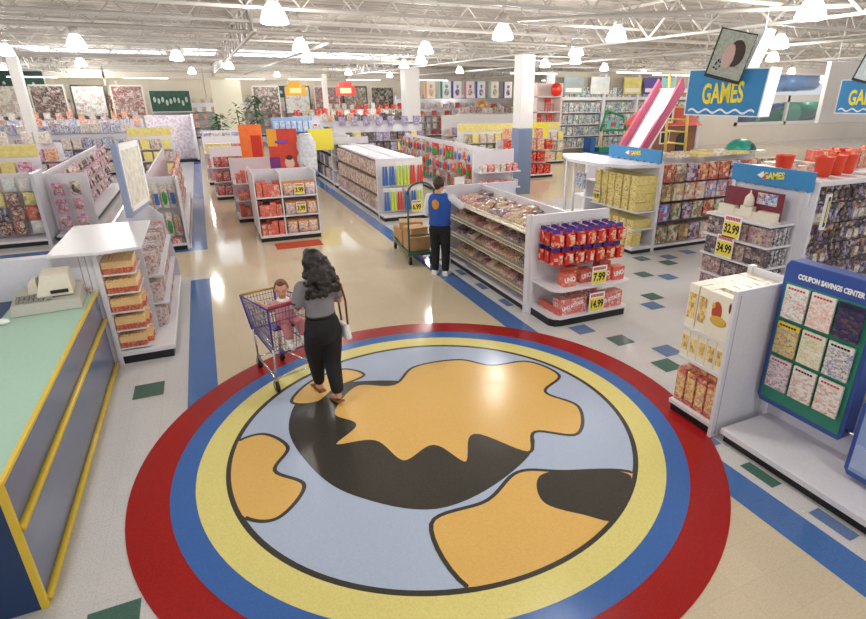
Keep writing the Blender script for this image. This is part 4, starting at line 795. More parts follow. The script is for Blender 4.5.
for (x,c,cc) in [(17.3,'9aa8a8','grey-green'),(19.0,'e4ece8','white'),(21.2,'e0d078','yellow'),(22.6,'5a4a9a','violet'),(23.6,'a8e0d8','pale turquoise')]:
    t=thing('wall_poster','%s picture panel on the upper part of the tall wall bay'%cc,'poster',(x,25.25,3.0)); MB().box(0,0,0,1.2,.04,.85).build('poster',mat('wp_'+c,c,.5,noise=.15,nscale=3),t); MB().box(.1,-.01,.1,1.1,0,.3).build('stripe',mat('wp2_'+c,'e8e4d8',.5),t)
# red tall chairs display
t=thing('shelf_tower','tall white shelf stand with bright red chairs and toys right of the thick column','shelf unit',(14.9,24,0))
MB().box(0,.6,0,1.5,.66,3.5).box(0,0,0,.06,.66,3.5).box(1.4,0,0,1.5,.66,3.5).build('panel',mat('pinkish_panel','e0cfc8',.5),t)
for z in (.7,1.5,2.2,2.9): MB().box(0,0,z-.04,1.5,.62,z).build('shelf',WHITE,t)
REDP=mat('red_plastic','e0301c',.35)
def chair(x,y,z,lab,s=1):
    t=thing('toy_chair',lab,'toy chair',(x,y,z)); t.scale=(s,)*3
    MB().box(-.2,-.18,.38,.2,.18,.42).build('seat',REDP,t); MB().box(-.2,.15,.5,.2,.19,.75).build('backrest',REDP,t)
    for a in (-.18,.18):
        for b2 in (-.16,.17): MB().tube((a,b2,0),(a*.95,b2*.95,.6 if b2>0 else .4),.025,6).build('leg',REDP,t)
chair(15.25,24.2,1.51,'bright red toy chair on the left of the middle shelf of the white stand',.8); chair(15.8,24.25,2.21,'bright red toy chair on the upper shelf of the white stand',.85); chair(15.9,24.2,1.51,'bright red toy chair on the right of the middle shelf of the white stand',.8)
tag(MB().tube((0,0,.3),(0,.06,.3),.3,18).build('round_red_toy',REDP,loc=(16.0,23.95,2.91)),'round red toy disc on the top of the white stand','toy')
bdk=bx(P_DARK)[0]
for i in range(6): put('boxed_toy',bdk,(15.15+i*.22,24.1,.701),0,'box on the lowest shelf of the white stand with red chairs','boxed toy','boxes under the red chairs')
tag(MB().box(0,0,.6,.75,.05,1.9).box(.05,.0,0,.1,.05,.6).box(.65,0,0,.7,.05,.6).build('yellow_board',mat('yellow_sign','e8dc48',.5),loc=(12.7,20.6,0)),'plain yellow board standing right of the thick column','board')
# small playground toys at the left of the wall bay
t=thing('toy_swing_set','green and yellow toy play frame in front of the wall bay','play frame',(19.2,24.4,0))
GP=mat('green_plastic','1f8a63',.35)
MB().path([(0,0,1.2),(.3,0,2.2),(1.4,0,1.9),(1.7,0,1.2),(0,0,1.2)],.06,8).build('house_frame',GP,t); MB().box(.4,-.02,1.3,1.2,.02,1.7).build('screen',mat('screen_teal','6ab8b8',.4),t); MB().box(.65,-.05,1.4,.95,-.02,1.6).build('badge',REDP,t)
MB().path([(.1,0,0),(.1,0,1.2)],.05,8).path([(1.6,0,0),(1.6,0,1.2)],.05,8).build('leg',YP,t)
t=thing('toy_kitchen','low blue and green toy garage on the floor before the wall bay','toy',(18.2,24.0,0)); MB().box(0,0,0,2.4,.8,.12).build('base',BLUEP,t); MB().box(.2,.1,.12,.5,.7,.9).build('tower',BLUEP,t); MB().box(.8,.1,.12,2.2,.6,.35).build('ramp',GP,t); t.name='toy_garage'
# ================================================================== left side
bagm=[pbag(.24,.3,.14,printed('bg_%d'%i,c,16,.3)) for i,c in enumerate([['c83830','e0a080','a82c2c'],['2c2c3a','6a5a7a','c8c0c8'],['d8c860','8a9a50','e8e0b0'],['4a2a30','a85048','d8c8b8'],['e8e4e0','a8c0d0','d8d0c8']])]
A=Gon('bagged_goods_shelf','white shelf unit of coloured bags at the left edge, facing the checkout','shelf unit',-8.2,14.07,0,4.85,.7,1.46,[.14],deck=.14)
for z,l in ((.2,'lowest'),(.5,'third'),(.8,'second'),(1.1,'top')): A.row('hanging_bag',bagm,z,.27,'coloured bag hanging in the %s row of the left-edge unit'%l,'bag','coloured bags, %s row of the left-edge unit'%l,y=.25,rows=1,jit=.02)
MB().box(4.83,-.02,0,4.9,.75,1.5).build('end_panel',GREYW,A.t)
pk=[pblister(.2,.28,P_PINK,P_MIX,0),pblister(.2,.3,P_MIX,P_DARK,2),pblister(.2,.26,P_PALE,P_PINK,1)]
A2=Gon('toy_shelf','long unit hung with pink and pale carded toys left of the main aisle','shelf unit',-2.75,14.85,90,7.6,1.2,1.4,[.14],double=True,sd=.5)
for z,l in ((.2,'lowest'),(.52,'second'),(.84,'third'),(1.12,'top')): A2.row('doll_card',pk,z,.24,'pink or pale carded toy in the %s row left of the main aisle'%l,'carded toy','pink and pale carded toys, %s row'%l,y=.28,rows=1,dy=.12,jit=.05,rj=14)
a2=Gon('end_display','end display of pink carded toys right of the bagged goods','shelf unit',-3.25,14.3,0,.75,.5,1.4,[.14],deck=.14); 
for z in (.25,.6,.95): a2.row('doll_card',pk,z,.22,'pink carded toy on the end display right of the bagged goods','carded toy','pink carded toys on the end display',y=.2,rows=1,jit=.03,rj=10)
B=Gon('toy_shelf','shelf unit of red and white packages along the left blue stripe','shelf unit',-.62,13.0,90,6.4,1.1,1.5,[.14],double=True,sd=.5)
rw=[pblister(.24,.3,P_REDW,P_WARM,1),pblister(.22,.28,P_REDW,P_MIX,0),pblister(.22,.26,P_RED,P_PALE,2)]
for z,l in ((.16,'lowest'),(.48,'second'),(.8,'third'),(1.12,'top')): B.row('craft_pack',rw,z,.25,'red and white package in the %s row beside the left blue stripe'%l,'carded toy','red and white packages, %s row'%l,y=.12,rows=1,dy=.14,jit=.03,rj=8)
b=Gon('end_display','white edged end display with blue and green stick toys beside the left blue stripe','shelf unit',-1.45,12.42,0,.82,.5,1.45,[.14],deck=.14,endp='lr')
stk=[pblister(.12,.5,P_PALE,mat('toy_blue','3a6ab8',.4),1),pblister(.12,.5,P_PALE,mat('toy_green','3a9a4a',.4),0),pblister(.12,.45,P_PALE,P_WARM,2)]
for z in (.25,.85): b.row('stick_toy',stk,z,.13,'carded stick toy on the white edged end display','carded toy','stick toys on the white edged end display',y=.2,rows=1)
b.row('boxed_toy',[pbox(.16,.1,.1,P_REDW)],.14,.18,'small red and white box at the foot of the white edged end display','boxed toy','small boxes at the foot of the white edged display')
t=thing('framed_poster','tall white framed poster on a blue-grey post left of the aisle','panel',(-1.06,8.75,0),R(81))
MB().box(-.05,.0,1.44,.95,.06,1.5).box(-.09,-.02,1.44,-.03,.06,2.42).build('post',mat('post_bluegrey','93a0bd',.4),t)
m=MB(); m.box(-.03,-.01,1.5,1.0,.04,1.56).box(-.03,-.01,2.32,1.0,.04,2.4).box(-.03,-.01,1.5,.05,.04,2.4).box(.93,-.01,1.5,1.0,.04,2.4); m.build('frame',SIGNWHITE,t)
MB().box(.05,0,1.56,.93,.02,2.32).build('print',mat('pale_print','e0dcd0',.5,noise=.25,nscale=9),t)
# left fill aisles
bulk(-14.5,17.5,0,10.5,1.2,1.5,LV,bx(P_YEL,P_MIX,P_PINK),'shelf unit with a yellow edge behind the left bagged goods','box on the yellow edged unit',header=YH)
bulk(-14.5,21.5,0,10.3,1.2,1.55,LV,bx(P_PALE,P_PINK,P_WARM),'second shelf unit back on the left side','box on the second unit back on the left')
bulk(-15,26,0,12.5,1.2,1.6,LV,bx(P_BLUE,P_PALE),'third shelf unit back on the left side, full of blue and white boxes','blue or white box on the third unit back on the left')
bulk(-2.6,24.5,0,1.5,1.2,1.5,LV,bx(P_YEL,P_MIX),'short shelf unit with a yellow edge beside the left stripe','box on the short yellow edged unit',header=YH)
bulk(-16,31,0,13.5,1.2,1.6,LV,bx(P_BLUE,P_MIX,P_WARM),'fourth shelf unit back on the left side','box on the fourth unit back on the left',pitch=.42)
bulk(-16,37,0,13,1.2,1.7,LV,bx(P_WARM,P_MIX,P_PALE),'fifth shelf unit back on the left side','box on the fifth unit back on the left',pitch=.5)
tag(FAR.build('packaged_goods',FARM),'mixed boxed goods crowding the farthest shelves of the store','boxed goods',None,'stuff')
t=thing('panel_rack','white rack of pale grid panels left of the far end of the main aisle','rack',(-2.3,30,0)); 
MB().box(0,0,.1,1.9,.1,2.1).build('grid_panel',printed('grid_print',['e8e0e4','b8a0b0','e8dce0','c8b8d0'],12),t); MB().box(1.9,-.5,.1,2.0,1.2,2.1).build('side_panel',WHITE,t); MB().box(0,-.4,0,2.0,1.1,.12).build('base',BLACK,t)
# far wall features
GRN=mat('dark_green_board','1f4a3a',.5,noise=.3,nscale=5)
for (x,z,w_,h_,lab) in [(-2.8,1.9,2.4,1.3,'dark green framed board with pale shapes on the back wall at the left of the aisle'),(-11.3,2.2,2.9,2.1,'wide dark screen frame high on the back wall at the far left'),(1.1,2.6,.0,0,''),(3.9,2.75,2.9,.8,'dark green awning board on the back wall right of the tree')]:
    if not lab: continue
    t=thing('wall_board',lab,'wall board',(x,44.0 if x<3 else 44.0,z)); y0=-.1
    MB().box(0,y0,0,w_,y0+.08,h_).build('board',GRN,t); fr=MB().box(-.06,y0-.04,-.06,w_+.06,y0+.04,.0).box(-.06,y0-.04,h_,w_+.06,y0+.04,h_+.06).box(-.06,y0-.04,0,0,y0+.04,h_).box(w_,y0-.04,0,w_+.06,y0+.04,h_); fr.build('frame',mat('board_frame','c8ccc4',.5),t)
    m=MB(); 
    for k in range(9): m.ball((w_*(.1+.1*k),y0-.02,h_*(.4+.2*random.random())),w_*.035,.02,h_*.14,8,6)
    m.build('pale_shapes',mat('board_print','b8c8b8',.5),t)
    MB().tube((.1,0,h_),(.1,0,4.9-z-.9),.02,4).tube((w_-.1,0,h_),(w_-.1,0,4.0-z),.02,4).build('hanger',STEEL,t)
tag(MB().box(0,0,0,1.9,.3,3.9).build('cream_pillar',mat('cream_pillar','e4dfc8',.6),loc=(1.0,43.5,0)),'wide cream panel wall section at the far end of the main aisle','pillar')
def tree(x,y,h,r,lab,cnt=200):
    t=thing('potted_tree',lab,'potted tree',(x,y,0)); MB().lathe([(.2,0),(.26,.35),(.28,.4),(.2,.38)],n=12).build('pot',mat('terracotta','9a6a50',.6),t)
    MB().path([(0,0,.3),(.03,0,h*.4),(-.03,.02,h*.8)],.035,6).build('trunk',mat('bark','5a4a38',.8),t)
    m=MB()
    for i in range(cnt):
        a=random.uniform(0,2*PI); rr=r*random.random()**.5; z=h*.45+random.random()*h*.5; rr*=math.sin(PI*min(1,max(.12,(z-h*.35)/(h*.68))))
        c=Vector((rr*math.cos(a),rr*math.sin(a),z)); d=Vector((math.cos(a),math.sin(a),random.uniform(-.7,.3))).normalized()*.36; s=d.cross(Vector((0,0,1))).normalized()*.085
        m.add([c,c+d*.5+s,c+d,c+d*.5-s],[(0,1,2,3)])
    m.build('foliage',mat('leaf_green','3c6a40',.6,noise=.3,nscale=4),t)
tree(2.95,35,3.1,.6,'taller green potted tree at the far end of the main aisle'); tree(.85,34,2.1,.5,'shorter green potted tree left of the cream panel at the far end'); tree(2.2,39,2.6,.5,'green potted tree behind the tall blue rack',80)
FW=[('dark green','1f4a3a'),('cream','e0d8c0'),('dark brown','4a3830'),('pale grey','c8ccc8'),('dull red','8a3c34'),('olive','6a6a48')]
for i in range(13):
    x=-13.5+i*2.15
    if abs(x+2.0)<1.6 or .2<x<2.6: continue
    cn,cc=FW[i%6]; t=thing('wall_display','%s wall display panel, number of pale pictures %s, on the far back wall'%(cn,'few' if i%2 else 'many'),'wall display',(x,43.7,1.7),0,'wall display panels on the far back wall')
    t['label']='framed display panel of hanging goods in the row along the far back wall'
    MB().box(0,0,0,1.7,.08,1.75).build('panel',printed('fw_%d'%(i%6),[cc,'d8cfc0',cc,'a89a84',cc,'a86a58'],5+i%3,fine=.5,sat=.7),t); MB().box(-.05,-.03,1.75,1.75,.1,1.85).box(-.08,-.03,-1.7,0,.1,1.75).box(1.7,-.03,-1.7,1.78,.1,1.75).build('frame',mat('fwf_%d'%(i%2),'3a3e3a' if i%2 else 'd8d4c8',.5),t)
for (x,z,c,cn) in [(-8,1.9,'c84a30','orange-red'),(-5.2,2.6,'8a3a30','brown-red'),(-4.6,1.8,'e08040','orange'),(8.2,2.0,'d0583c','coral'),(10.5,2.4,'b83a34','red')]:
    t=thing('wall_toy_cluster','%s hanging toy display on the back wall'%cn,'wall display',(x,43.9,z))
    m=MB(); 
    for k in range(22): m.ball((random.uniform(-.62,.62),random.uniform(-.05,.05),random.uniform(-.5,.5)),.11,.08,.1,8,6) if 0 else None
    for k in range(14): a_=-.6+.2*(k%7); b_=-.35+.45*(k//7); m.box(a_-.07,-.08,b_-.13,a_+.07,.08,b_+.13); m.ball((a_,-.06,b_+.16),.07,.07,.07,8,6)
    m.build('toys',printed('cl_'+c,[c,'e8d8c0',c,'4a3a34','d8a060'],5),t); MB().box(-.7,.1,-.6,.7,.16,.6).box(-.05,.1,.6,.05,.16,2.0-0*z).build('panel',WALL,t)
# ================================================================== shopping cart
t=CT=thing('shopping_cart','violet-blue wire shopping cart with a child in its seat, pushed over the medallion edge','shopping cart',(.43,5.98,0),R(18))
WV=mat('violet_wire','5a5090',.3,.3); 
def lerp(a,b,k): return tuple(a[i]+(b[i]-a[i])*k for i in range(3))
TR=[(-.25,-.42,.98),(.25,-.42,.98),(.2,.44,.9),(-.2,.44,.9)]; BT=[(-.21,-.33,.42),(.21,-.33,.42),(.16,.34,.5),(-.16,.34,.5)]
m=MB()
for (i,j,n) in ((0,3,24),(1,2,24),(3,2,11),(0,1,13)):
    for k in range(n+1): m.tube(lerp(BT[i],BT[j],k/n),lerp(TR[i],TR[j],k/n),.0028,4)
    for q in (.18,.36,.54,.72,.88): m.tube(lerp(BT[i],TR[i],q),lerp(BT[j],TR[j],q),.0035,4)
for k in range(14): m.tube(lerp(BT[0],BT[1],k/13),lerp(BT[3],BT[2],k/13),.003,4)
m.build('basket',WV,t)
m=MB()
for q in (0,1): m.tube(TR[q],TR[3-q],.009,6); 
m.tube(TR[0],TR[1],.009,6)
for i in range(4): m.tube(BT[i],BT[(i+1)%4],.008,6); m.tube(BT[i],TR[i],.012,6)
m.path([(-.25,-.42,.98),(-.25,-.5,1.03)],.012,6).path([(.25,-.42,.98),(.25,-.5,1.03)],.012,6)
m.build('frame',PURPLE,t)
MB().tube(TR[3],TR[2],.016,8).build('front_rim',mat('tan_rim','c09a4c',.4),t); MB().tube((-.27,-.5,1.03),(.27,-.5,1.03),.016,10).build('handle',mat('red_handle','b03a34',.4),t)
m=MB(); 
for s_ in (-1,1): m.path([(s_*.24,-.4,.52),(s_*.24,-.36,.16),(s_*.14,.34,.14),(s_*.15,.32,.5)],.012,8); m.tube((s_*.22,-.36,.52),(s_*.16,.32,.56),.01,6)
m.tube((-.24,-.36,.16),(.24,-.36,.16),.01,6).tube((-.14,.34,.14),(.14,.34,.14),.01,6); m.build('chassis',CHROME,t)
for (x,y) in ((-.24,-.36),(.24,-.36),(-.14,.33),(.14,.33)):
    wv=MB().tube((x-.014,y,.062),(x+.014,y,.062),.06,14).build('wheel',BLACK,t); MB().box(x-.022,y-.012,.06,x-.016,y+.012,.15).box(x+.016,y-.012,.06,x+.022,y+.012,.15).box(x-.022,y-.012,.14,x+.022,y+.012,.16).build('fork',CHROME,wv)
m=MB(); m.box(-.18,-.36,.70,.18,-.16,.712)
for k in range(9): m.tube((-.18+.045*k,-.16,.71),(-.2+.05*k,-.1,.96),.003,4)
m.build('child_seat',PURPLE,t)
# ================================================================== people
def hand(m,p,d,up,s=1.0,side=1):
    """palm and five curled fingers; p wrist, d pointing direction, up = back of hand"""
    p=Vector(p); d=Vector(d).normalized(); up=Vector(up); up=(up-d*up.dot(d)).normalized(); r=d.cross(up)*side
    for k in (-1,0,1): m.chain([tuple(p)+(.022*s,),tuple(p+d*.075*s+r*.022*k*s)+(.017*s,)],8)
    for k,l in ((-1.5,.055),(-.5,.07),(.5,.075),(1.5,.068)):
        a=p+d*.08*s+r*.0185*k*s; b=a+(d*.75-up*.5).normalized()*l*.55*s; c=b+(d*.25-up*.95).normalized()*l*.5*s
        m.chain([tuple(a)+(.0095*s,),tuple(b)+(.0088*s,),tuple(c)+(.0078*s,)],6)
    a=p+d*.02*s+r*.028*s; b=a+(d*.5+r*.75-up*.2).normalized()*.035*s; c=b+(d*.9-up*.3).normalized()*.03*s
    m.chain([tuple(a)+(.012*s,),tuple(b)+(.011*s,),tuple(c)+(.009*s,)],6)
def head(m,c,s,yaw=0,pitch=0):
    M=Matrix.Translation(c)@Matrix.Rotation(yaw,4,'Z')@Matrix.Rotation(pitch,4,'X'); k=MB()
    k.ball((0,-.008*s,.015*s),.078*s,.097*s,.1*s,16,12); k.ball((0,.02*s,-.045*s),.056*s,.066*s,.066*s,14,10); k.ball((0,.062*s,-.078*s),.025*s,.022*s,.02*s,8,6)
    k.ball((0,.098*s,-.012*s),.012*s,.016*s,.02*s,8,6); k.ball((0,.09*s,-.05*s),.024*s,.012*s,.008*s,8,6)
    for a in (-1,1): k.ball((a*.08*s,-.005*s,-.005*s),.012*s,.02*s,.03*s,8,6); k.ball((a*.03*s,.078*s,.022*s),.024*s,.014*s,.009*s,8,6)
    k.tube((0,-.02*s,-.05*s),(0,-.035*s,-.16*s),.05*s,10,0,.055*s)
    m.add([M@Vector(v) for v in k.v],[],0)
    b=len(m.v)-len(k.v); 
    for f in k.f: m.f.append(tuple(b+i for i in f)); m.m.append(0); m.sm.append(True)
    return M
def eyes(M,s,parent):
    q=.6 if s<.9 else 1.0
    for a in (-1,1):
        o=MB().ball(tuple(M@Vector((a*.03*s,.083*s,.004*s))),.011*s*q,.008*s*q,.009*s*q,8,6).build('eye',WLET,parent); MB().ball(tuple(M@Vector((a*.03*s,.091*s,.004*s))),.005*s,n=8,k=6).build('iris',mat('iris_brown','3a2a20',.3),o)
def hairstrands(m,M,s,pts):
    for (x,y,z,r) in pts:
        v=M@Vector((x*s,y*s,z*s)); m.ball(tuple(v),r*s,n=10,k=8)
# --- woman
W_=thing('person','woman with long dark curly hair, grey T-shirt and black trousers pushing the cart','person',(.80,5.16,0),R(16))
ln=lambda z:(z-.84)*.10
HC=(0,ln(1.5)+.01,1.5)
m=MB(); m.loft([(0,ln(z),z,rx,ry) for z,rx,ry in ((.74,.14,.1),(.84,.165,.12),(.93,.15,.11),(1.0,.125,.095),(1.12,.14,.1),(1.24,.155,.1),(1.31,.125,.08),(1.36,.06,.06),(1.42,.05,.05))],18)
Mh=head(m,HC,.98,.15,-.15)
LA=[(-.165,ln(1.3),1.295,.05),(-.22,.1,1.1,.038),(-.12,.33,1.0,.027)]; RA=[(.165,ln(1.3),1.295,.05),(.24,.06,1.07,.038),(.2,.27,1.03,.027)]
m.chain(LA); m.chain(RA); hand(m,LA[2][:3],(.35,.9,.05),(0,.1,1),.95,1); hand(m,RA[2][:3],(-.1,.95,-.15),(0,.1,1),.95,-1)
LL=[(-.085,.0,.82,.085),(-.04,.15,.44,.056),(.01,.25,.08,.036)]; RL=[(.085,0,.82,.085),(.07,.0,.45,.056),(.03,-.14,.13,.036)]
m.chain(LL); m.chain(RL)
m.chain([(.01,.23,.05,.035),(.01,.32,.035,.03),(.01,.39,.025,.018)],8); m.chain([(.03,-.15,.1,.035),(.03,-.07,.055,.032),(.03,-.0,.03,.02)],8)
remesh(m,'body',SKIN,W_,.0075,3); eyes(Mh,.98,W_)
m=MB(); m.loft([(0,ln(z),z,rx,ry) for z,rx,ry in ((.70,.12,.11),(.76,.165,.125),(.84,.188,.14),(.92,.172,.13),(.985,.142,.112),(1.0,.138,.108))],20)
m.chain([(-.085,.0,.8,.112),(-.07,.09,.6,.105),(-.045,.145,.43,.09),(.005,.24,.14,.062)],14); m.chain([(.085,0,.8,.112),(.075,.0,.6,.105),(.066,.0,.44,.092),(.035,-.12,.18,.068)],14)
remesh(m,'trousers',mat('black_trousers','15161c',.8),W_,.01,5)
m=MB(); m.loft([(0,ln(z),z,rx,ry) for z,rx,ry in ((.985,.15,.12),(1.03,.148,.118),(1.12,.16,.122),(1.22,.182,.125),(1.3,.186,.115),(1.34,.12,.085),(1.355,.07,.066))],20)
m.chain([(-.155,ln(1.3),1.285,.07),(-.205,.06,1.14,.062)],14); m.chain([(.155,ln(1.3),1.285,.07),(.22,.05,1.14,.062)],14)
remesh(m,'shirt',mat('grey_shirt','85858b',.85,noise=.12,nscale=260),W_,.009,4)
MB().loft([(0,ln(.985),.965,.153,.123),(0,ln(.985),.995,.151,.121)],24).build('belt',mat('black_belt','0e0e10',.4),W_)
for s_,y_ in ((-1,.066),(1,.056)): MB().loft([(s_*(.209+(.006 if s_>0 else 0)),y_-.003,1.135,.06,.06),(s_*(.206+(.006 if s_>0 else 0)),y_-.004,1.15,.061,.061)],16).build('cuff',mat('dark_cuff','2c2c34',.7),W_)
m=MB(); random.seed(11)
hp=[(0,-.02,.05,.1),(-.05,-.03,.02,.078),(.05,-.03,.02,.078),(0,.02,.085,.07),(0,-.07,-.08,.1),(0,-.1,-.18,.1),(-.06,-.08,-.13,.08),(.07,-.08,-.13,.08),(.05,-.09,-.24,.08)]
for k in range(130):
    a=random.uniform(PI*.93,PI*2.07); z=-random.random()**.8*.36; rr=.095+.075*min(1,-z/.2)
    hp.append((math.cos(a)*rr+.02,math.sin(a)*rr*.72-.03-(.02 if z<-.15 else 0),z+.05,random.uniform(.018,.034)))
hairstrands(m,Mh,1.0,hp); remesh(m,'hair',mat('dark_curly_hair','1d1412',.5,noise=.5,nscale=60),W_,.008,5)
SAN=mat('tan_sandal','8a5a3a',.6)
if 1:
    MB().hexa([(-.03,.18,0),(.05,.18,0),(.045,.42,0),(-.025,.42,0)],[(-.03,.18,.022),(.05,.18,.022),(.045,.42,.018),(-.025,.42,.018)]).box(-.03,.3,.02,.05,.33,.06).build('sandal',SAN,W_,bevel=.004)
MB().hexa([(-.01,-.2,.045),(.07,-.2,.045),(.065,.03,0),(-.005,.03,0)],[(-.01,-.2,.065),(.07,-.2,.065),(.065,.03,.018),(-.005,.03,.018)]).build('sandal',SAN,W_,bevel=.004)
pu=thing('handbag','white shoulder bag on a long brown strap hanging at the right hip of the woman','bag',(.80,5.16,0),R(16))
MB().hexa([(.2,-.11,.66),(.28,-.11,.66),(.29,.12,.66),(.21,.12,.66)],[(.2,-.08,.82),(.27,-.08,.82),(.27,.09,.82),(.21,.09,.82)]).build('pouch',WLET,pu,bevel=.03)
MB().path([(.14,-.06,1.36),(.19,-.10,1.28),(.225,-.10,1.1),(.245,-.07,.83)],.011,6).path([(.14,.06,1.37),(.19,.12,1.25),(.25,.11,1.1),(.25,.07,.83)],.011,6).path([(.14,-.06,1.36),(.13,0,1.37),(.14,.06,1.37)],.011,6).build('strap',mat('brown_strap','7a4428',.6),pu)
# --- child in the cart (faces the woman)
K_=thing('person','small child with light brown hair in pink clothes sitting in the cart seat','person',(.43,5.98,0),R(18))
m=MB(); m.loft([(0,-.24-(z-.72)*.02,z,rx,ry) for z,rx,ry in ((.72,.1,.085),(.82,.095,.08),(.93,.09,.07),(.99,.06,.05),(1.02,.035,.035))],14)
MC_=head(m,(0.0,-.24,1.1),.8,PI-.5,.0)
m.chain([(-.085,-.24,.96,.032),(-.15,-.2,.88,.026),(-.19,-.1,.95,.02)],8); hand(m,(-.19,-.1,.95),(-.3,.8,.2),(0,0,1),.6,1); m.chain([(.085,-.24,.96,.032),(.13,-.3,.86,.026),(.1,-.4,.92,.02)],8); hand(m,(.1,-.4,.92),(0,-.8,.3),(0,0,1),.6,-1)
for s_ in (-1,1): m.chain([(s_*.05,-.25,.76,.05),(s_*.08,-.44,.75,.042),(s_*.08,-.48,.56,.032),(s_*.08,-.52,.53,.028)],8)
remesh(m,'body',SKIN,K_,.0075,3); eyes(MC_,.8,K_)
m=MB(); m.loft([(0,-.245,z,rx,ry) for z,rx,ry in ((.8,.108,.095),(.86,.106,.092),(.94,.1,.082),(.995,.065,.055))],16); m.chain([(-.08,-.24,.955,.042),(-.13,-.21,.9,.036),(-.17,-.14,.92,.028)],10); m.chain([(.08,-.24,.955,.042),(.12,-.28,.89,.036),(.11,-.35,.9,.028)],10)
remesh(m,'top',mat('pink_top','dca0a4',.8),K_,.009,3)
m=MB(); m.loft([(0,-.25,z,rx,ry) for z,rx,ry in ((.715,.105,.09),(.8,.112,.1),(.82,.108,.096))],16)
for s_ in (-1,1): m.chain([(s_*.05,-.25,.765,.062),(s_*.08,-.44,.755,.054),(s_*.08,-.475,.66,.048)],10)
remesh(m,'trousers',mat('pink_trousers','d08890',.8),K_,.009,3)
MB().loft([(0,-.245,.955,.08,.07),(0,-.245,.995,.068,.058),(0,-.24,1.01,.05,.045)],16).build('collar',WLET,K_)
for s_ in (-1,1): MB().chain([(s_*.08,-.477,.62,.038),(s_*.08,-.48,.56,.037),(s_*.08,-.53,.545,.03)],10).build('sock',WLET,K_)
m=MB(); hairstrands(m,MC_,.8,[(0,-.03,.05,.088),(0,-.06,.0,.07),(-.05,-.03,.02,.05),(.05,-.03,.02,.05),(0,-.07,-.05,.045),(0,.03,.09,.05)]); remesh(m,'hair',mat('brown_hair','7a4e34',.55,noise=.3,nscale=60),K_,.008,2)
# --- shop worker
P_=thing('person','worker in blue vest, white sleeves and black trousers reaching into the candy shelves','person',(3.50,8.62,0),R(-42)); P_.scale=(1.06,1.06,1.0)
m=MB(); m.loft([(0,(z-.9)*.05,z,rx,ry) for z,rx,ry in ((.78,.14,.1),(.9,.16,.12),(1.02,.135,.1),(1.18,.15,.11),(1.34,.175,.105),(1.42,.14,.08),(1.46,.06,.06),(1.52,.055,.055))],18)
Mw=head(m,(0,.035,1.61),1.03,-.3,-.12)
LA=[(-.185,.03,1.39,.05),(-.22,.02,1.12,.038),(-.17,.17,.92,.028)]; RA=[(.185,.03,1.39,.05),(.33,.12,1.24,.04),(.30,.34,1.1,.028)]
m.chain(LA); m.chain(RA); hand(m,LA[2][:3],(.2,.6,-.7),(-1,.2,0),1.0,1); hand(m,RA[2][:3],(-.1,.9,-.3),(0,.3,1),1.0,-1)
for s_ in (-1,1): m.chain([(s_*.09,0,.86,.085),(s_*.09,.02,.47,.056),(s_*.09,0,.09,.038),(s_*.1,.12,.04,.032)],10)
remesh(m,'body',SKIN,P_,.008,3); eyes(Mw,1.03,P_)
m=MB(); m.loft([(0,.005,z,rx,ry) for z,rx,ry in ((.76,.13,.11),(.84,.175,.13),(.92,.17,.13),(1.0,.155,.118))],18)
for s_ in (-1,1): m.chain([(s_*.088,0,.84,.1),(s_*.09,.02,.46,.078),(s_*.09,.0,.12,.062)],14)
remesh(m,'trousers',mat('black_trousers','15161c',.8),P_,.01,4)
m=MB(); m.chain([(-.18,.03,1.385,.066),(-.222,.02,1.2,.06),(-.23,.02,1.1,.055)],14); m.chain([(.18,.03,1.385,.068),(.26,.08,1.31,.066),(.33,.12,1.235,.06)],14); m.loft([(0,.03,1.4,.12,.08),(0,.035,1.46,.075,.07),(0,.035,1.5,.064,.064)],16)
remesh(m,'shirt',mat('white_shirt','dfe4ee',.8),P_,.009,3)
m=MB(); m.loft([(0,(z-.9)*.05,z,rx,ry) for z,rx,ry in ((.92,.188,.15),(1.02,.178,.142),(1.18,.185,.14),(1.32,.2,.132),(1.41,.18,.11),(1.46,.1,.082))],22)
VE=remesh(m,'vest',mat('blue_vest','2350a8',.8,noise=.1,nscale=90),P_,.01,3)
MB().ball((-.02,-.128,1.29),.062,.012,.085,14,10).build('vest_patch',mat('orange_patch','d8953c',.7,noise=.25,nscale=40),P_)
for s_ in (-1,1): MB().hexa([(s_*.1-.05,-.07,0),(s_*.1+.05,-.07,0),(s_*.1+.05,.2,0),(s_*.1-.05,.2,0)],[(s_*.1-.045,-.06,.1),(s_*.1+.045,-.06,.1),(s_*.1+.035,.19,.05),(s_*.1-.035,.19,.05)]).build('shoe',WLET,P_,bevel=.02)
m=MB(); hairstrands(m,Mw,1.03,[(0,-.025,.045,.092),(0,-.05,.0,.075),(0,-.055,-.05,.05),(.045,-.03,.01,.058),(-.045,-.03,.01,.058),(0,.035,.085,.06)]); remesh(m,'hair',mat('brown_hair_dark','3e281c',.55,noise=.3,nscale=60),P_,.008,2)
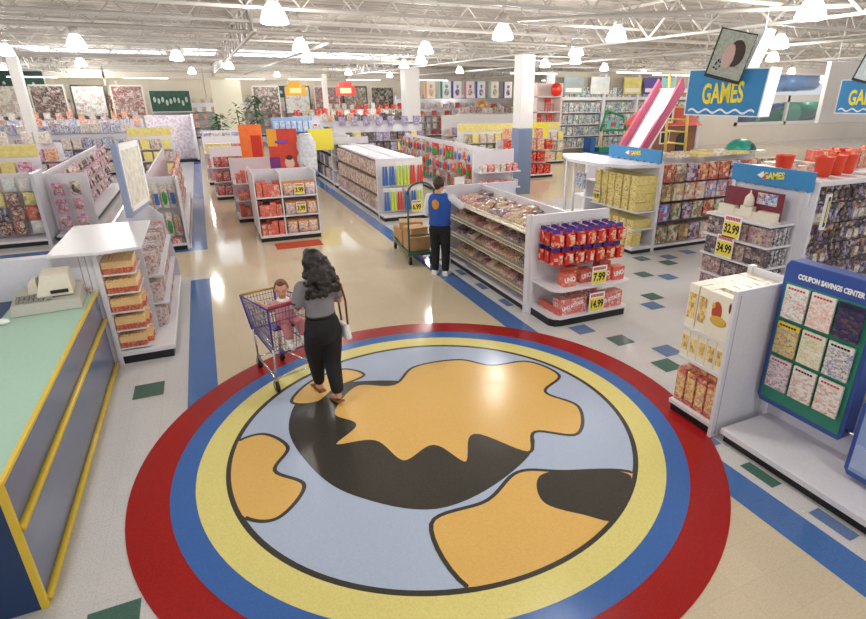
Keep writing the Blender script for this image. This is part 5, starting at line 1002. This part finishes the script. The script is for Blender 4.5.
# ================================================================== stock cart with cartons
t=thing('stock_cart','green-framed flat stock cart with tall looped handle beside the worker','stock cart',(3.26,9.3,0),R(-5))
GF=mat('dark_green_frame','2f5a48',.4,.2)
MB().box(-.12,0,.2,.42,1.5,.25).build('bed',GF,t,bevel=.005)
pts=[(-.1,.0,.22),(-.1,-.02,1.36)]+[(.15-.25*math.cos(PI*k/8),-.02,1.36+.2*math.sin(PI*k/8)) for k in range(1,8)]+[(.4,-.02,1.36),(.4,0,.22)]
MB().path(pts,.018,8).tube((-.1,-.01,.6),(.4,-.01,.6),.014,8).build('handle',GF,t)
for (x,y) in ((-.06,.12),(.36,.12),(-.06,1.38),(.36,1.38)):
    wv=MB().tube((x-.02,y,.08),(x+.02,y,.08),.08,16).build('wheel',BLACK,t); MB().box(x-.03,y-.02,.08,x-.022,y+.02,.2).box(x+.022,y-.02,.08,x+.03,y+.02,.2).build('fork',CHROME,wv)
CARD=mat('cardboard','c29a6c',.75,noise=.1,nscale=12); CARD2=mat('packing_tape','a87f52',.5)
for (x,y,z,w_,d,h_,r_,lab) in [(.14,.35,.251,.42,.4,.26,3,'brown carton at the handle end of the stock cart'),(.14,.82,.251,.44,.42,.3,-4,'brown carton in the middle of the stock cart'),(.14,1.25,.251,.4,.36,.24,5,'brown carton at the far end of the stock cart'),(.13,.4,.512,.36,.34,.16,14,'small brown carton on top of the carton by the handle'),(.16,.86,.552,.46,.36,.14,-12,'flat brown carton topmost in the middle of the stock cart')]:
    c_r,s_r=math.cos(R(-5)),math.sin(R(-5)); q=thing('carton',lab,'carton',(3.26+x*c_r-y*s_r,9.3+x*s_r+y*c_r,z),R(-5+r_))
    MB().box(-w_/2,-d/2,0,w_/2,d/2,h_).build('box',CARD,q,bevel=.006); MB().box(-w_/2-.001,-.025,h_*.5,w_/2+.001,.025,h_+.002).build('tape',CARD2,q)
# ================================================================== light and exposure
w=D.worlds.new('world'); S.world=w; w.use_nodes=True
bg=w.node_tree.nodes['Background']; bg.inputs[0].default_value=(1,.98,.96,1); bg.inputs[1].default_value=.9
S.view_settings.view_transform='Standard'; S.view_settings.look='None'; S.view_settings.exposure=0; S.view_settings.gamma=1; S.view_settings.use_curve_mapping=False
print('OBJECTS',len(D.objects))
